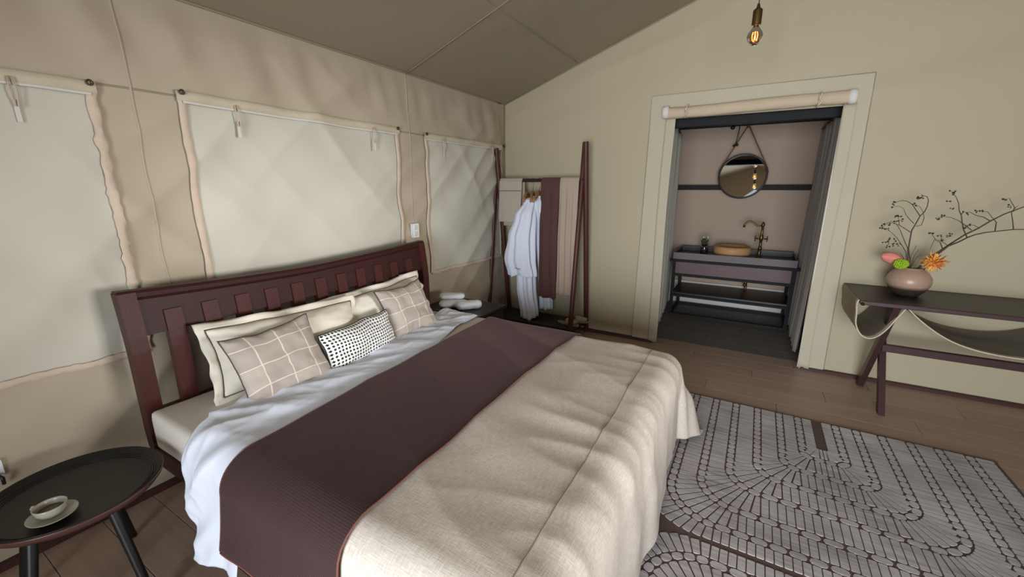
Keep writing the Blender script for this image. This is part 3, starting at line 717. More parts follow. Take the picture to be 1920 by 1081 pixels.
# stitched hem line across the coverlet
g = G(); g.tube([drape(-.40 + .06 * (Y0 + (Y1 - Y0) * t / 60 - Y0) / 2 * -1, Y0 - LA - .14 + (Y1 + LA + .35 - (Y0 - LA - .14)) * t / 60, .0012) for t in range(61)], .0025, 5)
g.obj('stitched_seam', mat('seam_stitch', rgb(150, 138, 122), .9), cv, True)
def rx0(Y): return -1.475 - .15 * min(1, max(0, (Y - .6) / 1.85)) - .02 * sin(Y * 2)
def sheet_w(X, Y):
    # strong drawn-up folds fanning from the near edge towards the pillows
    hang = max(0, Y0 - Y)
    a = (X + 1.72) * cos(.50) + (Y - .6) * sin(.50) * -.9
    amp = min(1, max(0, (rx0(Y) - .015 - X) / .13)) * (.6 + .5 * min(1, max(0, 1.3 - Y)))
    f = .020 * ridge(N(a * 8.5, (X + Y) * .9, 80)) + .010 * N(X * 9, Y * 4, 81) + .010 * ridge(N(X * 9 - Y * 8, Y * 3, 82)) + .006 * ridge(N(X * 16 + Y * 7, Y * 9 - X * 3, 83))
    return max(0, f + .010) * amp
def sx0(Y):
    if Y < Y0: return -1.80 + min(.16, (Y0 - Y) * .40)
    return -1.80 - .14 * min(1, (Y - Y0) / .35) - .04 * min(1, max(0, (Y - 1.2))) + .05 * N(Y * 4, 0, 1)
def sx1(Y): return -1.40 if Y < 1.2 else -1.40 - .30 * min(1, (Y - 1.2) / 1.0)
ts = cloth('top_sheet', sx0, sx1, Y0 - LA - .29, Y1 + .02, 70, 260, lambda X, Y: drape(X, Y, .004 + sheet_w(X, Y), wr(X, Y) * .6 + .003, flare_y=.22, amp=.020, seed=12), M['sheet'], th=.002)
tag(ts, 'crumpled white top sheet folded back below the pillows and hanging at the near side', 'sheet')
def rx1(Y): return -.90 + .02 * sin(Y * 2.4) * 1 + (.04 * max(0, (Y0 - Y)) if Y < Y0 else 0)
rfn = lambda X, Y: drape(X, Y, .012 + .006 * max(0, 1 - abs(X - rx0(Y)) / .1), wr(X, Y) * .8 + .004, flare_y=.15, amp=.010, seed=1)
rn = cloth('bed_runner', rx0, rx1, Y0 - LA - .20, Y1 + LA + .26, 60, 200, rfn, M['runner'])
tag(rn, 'plum brown honeycomb bed runner laid across the middle of the bed', 'bed runner')
g = G(); g.tube([rfn(rx1(Y), Y) + Vector((0, 0, .001)) for Y in [Y0 - LA - .20 + (Y1 - Y0 + LA + .20) * t / 80 for t in range(81)]], .0035, 6)
g.tube([rfn(rx0(0) + (rx1(0) - rx0(0)) * t / 30, Y0 - LA - .20) for t in range(31)], .004, 6); g.obj('edge_hem', M['runner_hem'], rn, True)

# pillows
def frame(right, up):
    r_ = Vector(right).normalized(); n_ = r_.cross(Vector(up)).normalized(); u_ = n_.cross(r_); return r_, u_, n_
def pillow(name, label, cat, c, right, up, w_, h_, t_, m, flange=0, pipe=None, pinch=.06, seed=0, group=None, slump=0, sideband=None, corner_up=0):
    r_, u_, n_ = frame(right, up); root = thing(name, label, cat, c, group=group)
    def P(u, v, s, ex=1.0):
        X = w_ / 2 * u * (1 - pinch * (1 - v * v)) * ex; Y = h_ / 2 * v * (1 - pinch * (1 - u * u)) * ex
        th = t_ / 2 * max(0, (1 - abs(u) ** 3.2)) ** .55 * max(0, (1 - abs(v) ** 3.2)) ** .55 if ex == 1 else 0
        wk = (.007 * ridge(N(u * 2.2 + seed, v * 2.2, 90)) + .010 * N(u * 1.5, v * 1.5 + seed, 91) + .006 * ridge(N(u * 4 + v * 3 + seed, v * 2.5 - u * 2, 92))) * (1 if th > .004 else .6)
        Z = s * th + wk * (1 if s > 0 else .3) * (t_ > .05)
        Z -= slump * (v * .5 + .5) ** 2 * h_ * .5
        Z -= .03 * u * u * (s > 0) * 0
        Y += corner_up * u * u * v + .010 * N(u * 2, v, seed + 4)
        return r_ * X + u_ * Y + n_ * Z
    nn = 36; V_ = []; UV = []
    for s in (1, -1):
        for j in range(nn + 1):
            for i in range(nn + 1):
                u = sin((i / nn * 2 - 1) * pi / 2); v = sin((j / nn * 2 - 1) * pi / 2); V_.append(P(u, v, s)); UV.append((u * .5 + .5, v * .5 + .5))
    q = (nn + 1) ** 2; F_ = []
    for j in range(nn):
        for i in range(nn):
            a = j * (nn + 1) + i; F_.append((a, a + 1, a + nn + 2, a + nn + 1)); F_.append((q + a, q + a + nn + 1, q + a + nn + 2, q + a + 1))
    bm = bmesh.new(); 
    o = mesh_obj('cover', V_, F_, m, root, True, UV)
    bm.from_mesh(o.data); bmesh.ops.remove_doubles(bm, verts=bm.verts, dist=.0004); bm.to_mesh(o.data); bm.free()
    # edge loop
    E = []
    K = 30
    for a in range(4 * K):
        k, t = divmod(a, K); t = t / K * 2 - 1
        E.append(((t, -1), (1, t), (-t, 1), (-1, -t))[k])
    if pipe:
        g = G(); pts = [P(u, v, 1) + n_ * .003 for u, v in E]; g.tube(pts + [pts[0]], .0036, 6); g.obj('piping', pipe, root, True)
    if flange:
        V_ = []; F_ = []; nE = len(E)
        for a, (u, v) in enumerate(E):
            b = P(u, v, 1); L_ = hypot(u, v); out = (r_ * (u if abs(u) > .98 else u * .25) + u_ * (v if abs(v) > .98 else v * .25)); out = out / max(.9, min(1.2, out.length))
            if abs(u) > .94 and abs(v) > .94: out = (r_ * u + u_ * v) * .95
            for k in range(4): 
                d = flange * k / 3; V_.append(b + out * d + n_ * (.016 * (k / 3) * sin(a * .55 + seed) + .010 * (k / 3) * N(a * .3, seed, 1) - .012 * k / 3))
        for a in range(nE):
            for k in range(3): b = (a + 1) % nE; F_.append((a * 4 + k, a * 4 + k + 1, b * 4 + k + 1, b * 4 + k))
        solid(mesh_obj('flange', V_, F_, m, root, True, [(0, 0)] * len(V_)), .004, 0)
    return root
pillow('bed_pillow', 'cream oxford pillow with brown piping, left one leaning on the headboard', 'pillow', (-2.04, 1.205, .70), (.10, 1, -.03), (-.42, 0, .92), .75, .32, .20, M['pillow'], flange=.040, pipe=M['piping'], seed=1)
pillow('bed_pillow', 'cream oxford pillow with brown piping, behind the dogtooth cushion and right check cushion', 'pillow', (-2.09, 1.86, .700), (.0, 1, .05), (-.38, 0, .92), .80, .305, .18, M['pillow'], flange=.040, pipe=M['piping'], seed=5)
pillow('scatter_cushion', 'large beige window-check cushion at the left of the bed', 'cushion', (-1.89, 1.035, .700), (.0, 1, .04), (-.46, -.16, .80), .42, .33, .12, M['check'], pipe=M['piping'], seed=9, pinch=.08, corner_up=.01)
pillow('scatter_cushion', 'beige window-check cushion at the right end, nearest the towels', 'cushion', (-1.95, 1.945, .708), (-.02, 1, .02), (-.40, -.30, .80), .41, .335, .12, M['check'], pipe=M['piping'], seed=14, pinch=.08, corner_up=.01)
pillow('lumbar_cushion', 'small black and white dogtooth lumbar cushion in the middle', 'cushion', (-1.87, 1.485, .658), (-.10, 1, .01), (-.30, -.06, .80), .51, .215, .12, M['hound'], pipe=M['black'], seed=21, pinch=.05)

# ================================================================ FURNITURE
# tray table
tt = thing('tray_table', 'round black tray table with splayed legs between bed and left wall', 'side table', (-2.0, .309, 0))
G().lathe([(0, .430), (.200, .430), (.215, .434), (.230, .444), (.238, .455), (.241, .456), (.242, .450), (.238, .440), (.226, .426), (.21, .418), (0, .418)], 96).obj('tray', M['tray'], tt, 'auto')
G().lathe([(.232, .443), (.2435, .4545), (.2455, .450), (.242, .438), (.229, .422), (.224, .424)], 96, cap=False).obj('rim', M['tray_edge'], tt, True)
for rr, zz in ((.204, .4318), (.2115, .4340), (.219, .4375)): G().tube([(rr * cos(a * pi / 40), rr * sin(a * pi / 40), zz) for a in range(81)], .0012, 5).obj('groove_ring', M['black'], tt, True)
LG = [radians(a) for a in (15, 144, 218, 306)]
for a, b in ((LG[0], LG[2]), (LG[1], LG[3])): G().tube([(.18 * cos(a), .18 * sin(a), .405), (.18 * cos(b), .18 * sin(b), .405)], .013, 8).obj('cross_bar', M['black'], tt, True)
for a in LG: G().tube([(.165 * cos(a), .165 * sin(a), .412), (.27 * cos(a), .27 * sin(a), .002)], [.016, .0135], 14).obj('leg', M['black'], tt, 'auto')
# cup and saucer
sc = thing('saucer', 'pale ceramic saucer on the black tray table', 'saucer', (-1.905, .230, .4302))
G().lathe([(0, .001), (.030, .001), (.032, .005), (.050, .010), (.061, .017), (.062, .020), (.058, .019), (.045, .013), (.025, .008), (0, .007)], 40).obj('dish', M['ceramic'], sc, True)
cp = thing('tea_cup', 'wide pale ceramic cup with a little coffee on its saucer', 'cup', (-1.912, .230, .4385))
G().lathe([(0, 0), (.018, 0), (.020, .004), (.031, .010), (.038, .022), (.041, .036), (.042, .041), (.039, .041), (.037, .035), (.035, .022), (.028, .011), (0, .008)], 40).obj('bowl', M['ceramic'], cp, True)
G().lathe([(0, .020), (.0345, .020), (.0345, .022), (0, .022)], 30).obj('coffee', M['coffee'], cp)
ha = radians(215); g = G().tube([(.038 * cos(ha), .038 * sin(ha), .035), (.054 * cos(ha), .054 * sin(ha), .036), (.060 * cos(ha), .060 * sin(ha), .028), (.052 * cos(ha), .052 * sin(ha), .018), (.035 * cos(ha), .035 * sin(ha), .016)], .0035, 8); g.obj('handle', M['ceramic'], cp, True)
# wall fixtures
so = thing('wall_socket', 'pale metal wall socket low on the left wall above the tray table', 'socket', (XL + .02, .190, .43))
G().box(-.01, .012, -.022, .022, -.034, .034, .003).obj('plate', M['switch'], so); g = G().tube([(.015, .0, -.02), (.04, .01, -.03), (.03, .01, -.06)], .006, 8); g.obj('plug', M['black'], so, True)
sw = thing('light_switch', 'small white light switch on the canvas wall just above the headboard', 'switch', (XL + .02 + fold(2.58, 1.155), 2.58, 1.155))
G().box(-.012, .012, -.037, .037, -.058, .058, .003).obj('plate', M['switch'], sw)
for zz in (-.025, .025): G().box(.012, .016, -.018, .018, zz - .020, zz + .020, .002).obj('rocker', M['skirt'], sw)

# bedside table on the far side
bt = thing('bedside_table', 'black bedside table beyond the bed, holding folded towels', 'bedside table', (-2.14, 2.82, 0))
G().box(-.30, .30, -.23, .23, .455, .485, .004).obj('table_top', M['black'], bt)
G().box(-.28, .28, -.21, .21, .33, .455, .003).obj('case', M['blackwood'], bt)
G().box(.281, .295, -.19, .19, .345, .445, .003).obj('drawer_front', M['black'], bt)
for sx in (-1, 1):
    for sy in (-1, 1): G().box(sx * .26 - .02, sx * .26 + .02, sy * .19 - .02, sy * .19 + .02, 0, .33, .003).obj('leg', M['blackwood'], bt)
def rolled(name, label, c, L_, r_, rz, flat=.62, seed=0):
    t = thing(name, label, 'towel', c, rz, group='white towels on the bedside table')
    v = []; n = 22; m_ = 24
    for i in range(m_ + 1):
        q = i / m_ * 2 - 1; e = max(0, 1 - abs(q) ** 6) ** .5; x = q * L_ / 2
        for k in range(n):
            a = 2 * pi * k / n; rr = r_ * (.25 + .75 * e) * (1 + .10 * N(x * 18, cos(a) * 1.5, seed) + .07 * sin(3 * a + x * 10))
            v.append((x, rr * cos(a), r_ * flat + rr * sin(a) * flat))
    f = [(i * n + k, i * n + (k + 1) % n, (i + 1) * n + (k + 1) % n, (i + 1) * n + k) for i in range(m_) for k in range(n)] + [tuple(range(n - 1, -1, -1)), tuple(range(m_ * n, m_ * n + n))]
    mesh_obj('towel_roll', v, f, M['towel'], t, True)
    g = G().tube([(x_ * L_ / 24, -r_ * .9, r_ * flat * 1.15 + .004 * sin(x_)) for x_ in range(-10, 11)], .004, 6); g.obj('fold_edge', M['towel'], t, True)
    return t
rolled('rolled_towel', 'white towel folded flat, lower left on the bedside table', (-2.19, 2.74, .487), .25, .070, .55, .5, 1)
rolled('rolled_towel', 'white rolled towel, right and nearer one on the bedside table', (-2.05, 2.77, .487), .23, .058, .95, .62, 4)
rolled('rolled_towel', 'white towel lying on top of the lower folded one', (-2.22, 2.76, .556), .22, .058, .65, .45, 7)
g = G().tube([(-1.985, 2.40, .592), (-1.97, 2.43, .60), (-1.94, 2.44, .597), (-1.93, 2.42, .59)], .006, 8); g.ball((-1.99, 2.405, .592), .012)
# clothes rack
rk = thing('clothes_rack', 'red-brown wooden clothes rack with crossed poles and a low black shelf', 'clothes rack', (-1.94, 3.86, 0))
ZT_ = 1.90; ZX = 1.5
for xx, dz, tx in ((-.50, 0, .0), (.48, .015, .02)):
    for s, dxx in ((1, .022), (-1, -.022)):
        # foot offset +-.18 in y, top offset -+.05
        y0 = s * .18; y1 = -s * .048
        G().tube([(xx + dxx + .10 * (xx < 0) * (s > 0) * .3, y0, .0), (xx + dxx, y1, ZT_ + dz)], .0245, 14).obj('pole', M['rackwood'], rk, 'auto')
    G().tube([(xx - .04, 0, ZX), (xx + .04, 0, ZX)], .010, 10).obj('pivot_bolt', M['black'], rk, True)
G().tube([(-.52, 0, 1.575), (.50, 0, 1.575)], .017, 14).obj('hanging_rail', M['blackwood'], rk, 'auto')
G().box(-.50, .50, -.19, .17, .10, .135, .004).obj('shelf', M['bench'], rk)
for yy in (-.165, .145): G().box(-.52, .52, yy - .012, yy + .012, .07, .10, .002).obj('shelf_bearer', M['rackwood'], rk)
# hung cloths: a strip folded over the rail
def hung(name, label, cat, x0, x1, zf, zb, m, yfr=.03, pleats=4, amp=.012, taper=0, fringe=False, seed=0, seamz=None, zt=1.597):
    t = thing(name, label, cat, ((x0 + x1) / 2, 3.86, 0)); W_ = x1 - x0
    prof = [(yfr * -1, zf)]; n1 = 40
    pts = [(-yfr, zf + (zt - .02 - zf) * i / n1) for i in range(n1)] + [(-.0205 * cos(a * pi / 8) if True else 0, zt - .02 + .0215 * sin(a * pi / 8)) for a in range(9)] + [(yfr, zt - .02 - (zt - .02 - zb) * i / 20) for i in range(1, 21)]
    def fn(a, b):
        k = b * (len(pts) - 1); i = min(int(k), len(pts) - 2); q = k - i
        yy = pts[i][0] * (1 - q) + pts[i + 1][0] * q; zz = pts[i][1] * (1 - q) + pts[i + 1][1] * q
        d = max(0, zt - .02 - zz); g_ = min(1, d / .25); sg = -1 if yy < 0 else 1
        x = -W_ / 2 + a * W_ * (1 - taper * d) + .01 * N(a * 2, zz * 2, seed) * g_ + taper * d * W_ * .5
        return (x, yy + g_ * (amp * sin(a * pleats * 2 * pi + zz * 1.2) + .010 * N(a * 3, zz * 1.5, seed)) + sg * .004 * g_ + (-.028 * min(1, d / .5) if sg < 0 else 0), zz + (.012 * N(a * 5, 0, seed) if b < .02 else 0))
    v, f = grid(max(20, pleats * 10), len(pts) - 1, fn)
    solid(mesh_obj('cloth', v, f, m, t, True), .005, 0)
    if seamz:
        g = G().tube([(-W_ / 2 + .004 + (W_ - .008) * i / 20, fn(i / 20, (seamz - zf) / (zt - .02 - zf) * n1 / (len(pts) - 1))[1] - .005, seamz) for i in range(21)], .003, 5); g.obj('seam', M['piping'], t)
    if fringe:
        g = G()
        for q in range(20):
            p = fn((q + .5) / 20, 0); g.tube([p, (p[0] + random.uniform(-.005, .005), p[1], p[2] - .03), (p[0] + random.uniform(-.014, .014), p[1] + random.uniform(-.006, .006), p[2] - .075)], [.003, .0025, .0012], 5)
        tag(g.obj('fringe', m, t, True), kind='stuff')
    return t
hung('folded_cloth', 'grey-beige cloth bag folded over the left end of the rail', 'cloth', -2.39, -2.12, 1.15, 1.10, M['pouch'], pleats=1, amp=.003, seed=2, seamz=1.47)
hung('throw_blanket', 'brown throw hanging over the rail beside the white robes', 'throw', -1.90, -1.70, .38, .55, M['scarf'], pleats=2, amp=.010, seed=3)
hung('throw_blanket', 'pale beige fringed throw at the right end of the rail', 'throw', -1.695, -1.50, .43, .60, M['throw'], pleats=3, amp=.009, fringe=True, seed=5)
# hangers and robes; the hangers stand across the rail
def hanger(name, x, ang, label, dark=False):
    t = thing(name, label, 'hanger', (x, 3.86, 1.575), ang, group='wooden hangers on the rack')
    g = G().tube([(.018 * cos(a), 0, .006 + .020 * sin(a)) for a in [radians(q) for q in range(-10, 200, 20)]] + [(-.006, 0, -.05), (0, 0, -.115)], .0028, 6); o = g.obj('hook', M['brass'], t, True); o.rotation_euler = (0, 0, pi / 2)
    g = G().tube([(-.20, 0, -.205), (-.15, 0, -.175), (-.07, 0, -.135), (0, 0, -.118), (.07, 0, -.135), (.15, 0, -.175), (.20, 0, -.205)], [.012, .014, .015, .017, .015, .014, .012], 10); o = g.obj('shoulder_bar', M['hanger'] if not dark else M['rackwood'], t, True)
    return t
hanger('clothes_hanger', -2.075, radians(108), 'pale wooden hanger nearest the grey-beige cloth')
hanger('clothes_hanger', -2.01, radians(112), 'tan wooden hanger in the middle of the three')
hanger('clothes_hanger', -1.935, radians(100), 'darker wooden hanger beside the brown throw')
def garment(name, label, prof, pleats, seed, m=M['robe'], hemwave=.02, ynear=3.86):
    """prof: (z, centre x, centre y, half width x, half depth y) from top to hem"""
    t = thing(name, label, 'robe', (prof[0][1], ynear, 0)); v = []; n = 96; mrow = 60
    for j in range(mrow + 1):
        q = j / mrow * (len(prof) - 1); i = min(int(q), len(prof) - 2); s = q - i; s2 = s * s * (3 - 2 * s)
        z, cx, cy, hx, hy = [prof[i][k] * (1 - (s if k == 0 else s2)) + prof[i + 1][k] * (s if k == 0 else s2) for k in range(5)]
        d = min(1, j / mrow * 1.8)
        for k in range(n):
            a = 2 * pi * k / n; rp = 1 + d * (.13 * sin(a * pleats + 1.5 * N(z * 1.5, 0, seed)) + .14 * N(cos(a) * 2.4, sin(a) * 2.4 + z * .6, seed))
            zz = z + (hemwave * N(cos(a) * 1.5, sin(a) * 1.5, seed + 8) if j > mrow - 6 else 0)
            v.append((cx + hx * rp * cos(a) - prof[0][1], cy + hy * rp * sin(a) - ynear, zz))
    f = [(j * n + k, j * n + (k + 1) % n, (j + 1) * n + (k + 1) % n, (j + 1) * n + k) for j in range(mrow) for k in range(n)] + [tuple(range(n))]
    solid(mesh_obj('cloth', v, f, m, t, True), .002)
    return t
garment('hanging_robe', 'long white robe on the left hanger, reaching down to the low shelf', [(1.40, -2.03, 3.86, .025, .03), (1.36, -2.035, 3.85, .05, .10), (1.20, -2.05, 3.82, .07, .13), (.9, -2.06, 3.80, .085, .12), (.5, -2.03, 3.79, .09, .11), (.15, -1.99, 3.79, .085, .09)], 9, 1)
garment('hanging_robe', 'short white kimono robe with a wide sleeve, front one on the rack', [(1.42, -1.985, 3.83, .02, .02), (1.38, -2.00, 3.80, .06, .06), (1.22, -2.04, 3.77, .105, .10), (1.0, -2.07, 3.745, .135, .11), (.78, -2.085, 3.735, .155, .10), (.60, -2.055, 3.735, .145, .08)], 8, 4, hemwave=.05)
garment('hanging_robe', 'white robe partly hidden behind the brown throw', [(1.42, -1.92, 3.86, .02, .03), (1.36, -1.93, 3.88, .045, .10), (1.0, -1.925, 3.93, .05, .08), (.6, -1.90, 3.95, .06, .07), (.22, -1.88, 3.955, .07, .06)], 8, 9)
# slippers on the shelf
def slipper(name, label, c, rz):
    t = thing(name, label, 'slipper', c, rz, group='woven slippers on the rack shelf')
    sole = [(.045 * cos(a) * (1.0 if sin(a) > 0 else .82), .125 * sin(a)) for a in [2 * pi * k / 28 for k in range(28)]]
    G().prism([(a, b) for a, b in sole], 2, 0, .014).obj('sole', M['slipper'], t)
    v, f = grid(14, 10, lambda a, b: ((.047 - .010 * b * b) * cos(pi * (1 - a)), -.01 + .122 * b * (1 - .15 * abs(cos(pi * a)) ** 2), .012 + .052 * sin(pi * a) * (1 - .45 * b * b)))
    solid(mesh_obj('upper', v, f, M['slipper'], t, True), .005, 0); return t
slipper('woven_slipper', 'woven beige slipper on the low shelf, left of the right-hand poles', (-1.55, 3.80, .135), radians(-100))
slipper('woven_slipper', 'woven beige slipper on the low shelf, tucked right of the poles', (-1.50, 3.92, .135), radians(-80))

# console table with canvas slings
ct = thing('console_table', 'dark console table with crossed legs and hanging canvas slings', 'console table', (1.40, 3.775, 0))
TX0, TX1 = -.735, .735
G().box(TX0, TX1, -.285, .285, .752, .772, .002).obj('table_top', M['console_top'], ct)
G().box(TX0, TX1, -.315, -.285, .744, .773, .004).obj('front_rail', M['console_edge'], ct)
G().box(TX0, TX1, .272, .300, .744, .773, .004).obj('back_rail', M['console_edge'], ct)
G().tube([(TX0 + .012, -.315, .752), (TX0 + .012, -.33, .752)], .010, 12).obj('peg', M['black'], ct, True)
for xs in (-.52, .52):
    def legp(ya, za, yb, zb, w_):
        d = Vector((yb - ya, zb - za)).normalized(); n2 = Vector((-d.y, d.x)) * w_ / 2
        return [(ya - n2.x, za - n2.y + (0)), (ya + n2.x, za + n2.y), (yb + n2.x, zb + n2.y), (yb - n2.x, zb - n2.y)]
    def flat(ya, yb, w_):   # foot and head cut level
        return [(ya - w_ / 2, 0), (ya + w_ / 2, 0), (yb + w_ / 2, .745), (yb - w_ / 2, .745)]
    G().prism(flat(-.305, .245, .062), 0, xs - .006, xs + .030).obj('leg', M['console_edge'], ct)
    G().prism(flat(.175, -.285, .066), 0, xs - .044, xs - .008).obj('leg', M['console_edge'], ct)
G().box(-.52, .52, -.085, -.045, .375, .425, .003).obj('stretcher', M['console_edge'], ct)
def sling(xa, xb, depth, nm, inner=0):
    def fn(a, b):
        q = a * 2 - 1; x = xa + (xb - xa) * a; z = .742 - depth * (1 - abs(q) ** 2.3)
        return (x, -.292 + b * .575, z + .006 * N(x * 4, b * 3, 2))
    v, f = grid(50, 12, fn); o = mesh_obj(nm, v, f, M['sling'], ct, True); solid(o, .004, 0)
    g = G().tube([Vector(fn(i / 50, 0)) for i in range(51)], .0042, 6); g.obj('sling_binding', M['hem'], ct, True)
def endsling():
    pr = [(TX0 - .004, .772), (TX0 - .012, .745), (TX0 - .004, .68), (TX0 + .005, .60), (TX0 + .04, .535), (TX0 + .085, .515), (TX0 + .13, .54), (TX0 + .17, .60), (TX0 + .205, .68), (TX0 + .235, .742)]
    # smooth the profile
    P_ = []
    for i in range(len(pr) - 1):
        p0 = pr[max(0, i - 1)]; p1 = pr[i]; p2 = pr[i + 1]; p3 = pr[min(len(pr) - 1, i + 2)]
        for k in range(5):
            t = k / 5; P_.append(tuple(.5 * (2 * p1[c] + (p2[c] - p0[c]) * t + (2 * p0[c] - 5 * p1[c] + 4 * p2[c] - p3[c]) * t * t + (3 * p1[c] - p0[c] - 3 * p2[c] + p3[c]) * t ** 3) for c in (0, 1)))
    P_.append(pr[-1]); n = len(P_) - 1
    for sgn in (1, -1):
        v, f = grid(n, 10, lambda a, b: (sgn * P_[round(a * n)][0], -.292 + b * .575, P_[round(a * n)][1])); solid(mesh_obj('end_sling', v, f, M['sling'], ct, True), .004, 0)
        g = G().tube([(sgn * p[0], -.292, p[1]) for p in P_], .0042, 6); g.obj('sling_binding', M['hem'], ct, True)
endsling()
sling(-.485, .485, .225, 'middle_sling')
# vase with flowers
G0 = G().lathe([(0, .0), (.055, .0), (.065, .005), (.095, .040), (.116, .080), (.120, .105), (.114, .135), (.095, .165), (.072, .184), (.062, .190), (.060, .196), (.056, .196), (.055, .186), (.085, .16), (.105, .12), (.105, .09), (.08, .04), (0, .02)], 48)
vs = G0.obj('flower_vase', M['vase'], None, True); vs.location = (.962, 3.80, .773)
tag(vs, 'squat round clay vase with a dark base on the console table', 'vase')
def spray(name, label, lines, berries, r0=.0042, rb=.006, base=None, group=None):
    t = thing(name, label, 'branch', base or (.95, 3.80, .80), group=group); b0 = Vector(t.location)
    g = G()
    for ln in lines:
        th = ln[0] if isinstance(ln[0], float) else r0; pts = ln[1:] if isinstance(ln[0], float) else ln
        n = len(pts); P_ = []
        for i, (x, z) in enumerate(pts): P_.append(Vector((x, 3.80 + .05 * N(x * 9, z * 7, len(lines)) - .03 * N(x * 4, 2, 2), z)) - b0)
        g.tube(P_, [max(.0011, th * (1 - .6 * i / max(1, n - 1))) for i in range(n)], 6)
    g.obj('stem', M['twig'], t, True)
    g = G()
    for x, z in berries:
        yy = 3.80 + .05 * N(x * 9, z * 7, len(lines)) - .03 * N(x * 4, 2, 2)
        for q in range(3):
            c = Vector((x + random.uniform(-.012, .012), yy + random.uniform(-.01, .01), z + random.uniform(-.010, .010))) - b0
            g.ball(c, rb * random.uniform(.6, 1.0), 8); g.tube([Vector((x, yy, z)) - b0, c], .0009, 4)
    tag(g.obj('berries', M['berry'], t, True), kind='stuff')
    return t
A1 = [.0045, (.95, .80), (.953, .93), (.948, 1.009), (.931, 1.094), (.921, 1.164), (.918, 1.22), (.93, 1.269), (.942, 1.318), (.963, 1.343), (.974, 1.38), (.97, 1.42), (.956, 1.444), (.934, 1.45), (.922, 1.433)]
spray('twig_spray', 'bushy upright spray of thin twigs with dark berries in the vase', [A1,
  [.0025, (.933, 1.249), (.957, 1.26), (.965, 1.305), (.955, 1.346), (.931, 1.379), (.903, 1.392)],
  [.0030, (.942, 1.318), (.914, 1.358), (.893, 1.392), (.869, 1.412), (.841, 1.417), (.817, 1.408), (.796, 1.401)],
  [.0025, (.922, 1.266), (.894, 1.296), (.873, 1.323), (.856, 1.364), (.832, 1.38), (.806, 1.376)],
  [.0028, (.917, 1.206), (.89, 1.226), (.853, 1.252), (.819, 1.265), (.775, 1.263)],
  [.0030, (.945, .95), (.928, 1.094), (.899, 1.141), (.866, 1.21), (.843, 1.252), (.806, 1.278), (.773, 1.242)],
  [.0028, (.94, .95), (.925, 1.065), (.893, 1.113), (.851, 1.167), (.819, 1.201), (.787, 1.228)],
  [.0025, (.94, .93), (.918, 1.02), (.895, 1.06)], [.0025, (.955, .95), (.965, 1.05), (.98, 1.09)], [.0022, (.955, .95), (.975, 1.04), (1.0, 1.06)], [.0022, (.95, .95), (.95, 1.05), (.965, 1.12)],
  [.002, (.893, 1.113), (.87, 1.13), (.844, 1.13)], [.002, (.853, 1.252), (.848, 1.28), (.84, 1.30)]],
  [(.796, 1.401), (.8, 1.38), (.921, 1.44), (.935, 1.443), (.913, 1.425), (.775, 1.263), (.763, 1.238), (.804, 1.222), (.776, 1.224), (.828, 1.307), (.853, 1.284), (.844, 1.308), (.844, 1.149), (.819, 1.129), (.813, 1.103), (.82, 1.158), (.796, 1.135), (.843, 1.116), (.80, 1.25), (.835, 1.27), (.905, 1.39), (.87, 1.12)])
spray('berry_branch', 'upper long bare branch reaching right from the vase', [[.0062, (.985, .88), (1.01, 1.015), (1.07, 1.08), (1.091, 1.106), (1.128, 1.146), (1.19, 1.207), (1.234, 1.249), (1.276, 1.297), (1.326, 1.343), (1.365, 1.367), (1.404, 1.386), (1.48, 1.434), (1.54, 1.46)],
  [.0025, (1.209, 1.235), (1.169, 1.266), (1.131, 1.294), (1.098, 1.313), (1.068, 1.316), (1.045, 1.308)],
  [.0030, (1.276, 1.297), (1.239, 1.321), (1.205, 1.33), (1.173, 1.349), (1.145, 1.348)],
  [.0025, (1.358, 1.357), (1.362, 1.385), (1.347, 1.413), (1.336, 1.438), (1.314, 1.428)],
  [.0030, (1.091, 1.106), (1.068, 1.152), (1.048, 1.161), (1.017, 1.211)],
  [.0022, (1.239, 1.249), (1.212, 1.268), (1.188, 1.267), (1.171, 1.256)]],
  [(1.045, 1.308), (1.052, 1.295), (1.07, 1.322), (1.145, 1.348), (1.166, 1.335), (1.314, 1.428), (1.347, 1.391), (1.017, 1.211), (1.176, 1.256), (1.191, 1.267)], base=(.985, 3.80, .80))
spray('berry_branch', 'lower long bare branch with upright twigs reaching right from the vase', [[.0058, (.975, .88), (1.018, 1.03), (1.076, 1.077), (1.112, 1.128), (1.155, 1.161), (1.194, 1.187), (1.233, 1.206), (1.278, 1.223), (1.321, 1.231), (1.398, 1.247), (1.431, 1.251), (1.517, 1.25), (1.60, 1.25)],
  [.0038, (1.194, 1.187), (1.173, 1.233), (1.154, 1.285), (1.144, 1.325), (1.129, 1.357), (1.116, 1.403), (1.094, 1.442), (1.071, 1.474)],
  [.0028, (1.321, 1.231), (1.302, 1.291), (1.277, 1.316), (1.247, 1.354), (1.228, 1.357), (1.193, 1.356)],
  [.0028, (1.398, 1.247), (1.384, 1.295), (1.358, 1.357), (1.371, 1.382), (1.377, 1.395)],
  [.0022, (1.111, 1.131), (1.076, 1.16), (1.048, 1.165), (1.031, 1.101)]],
  [(1.071, 1.474), (1.08, 1.464), (1.072, 1.415), (1.096, 1.366), (1.193, 1.356), (1.219, 1.356), (1.068, 1.194), (1.107, 1.186), (1.091, 1.164), (1.111, 1.199)], base=(.985, 3.80, .80))
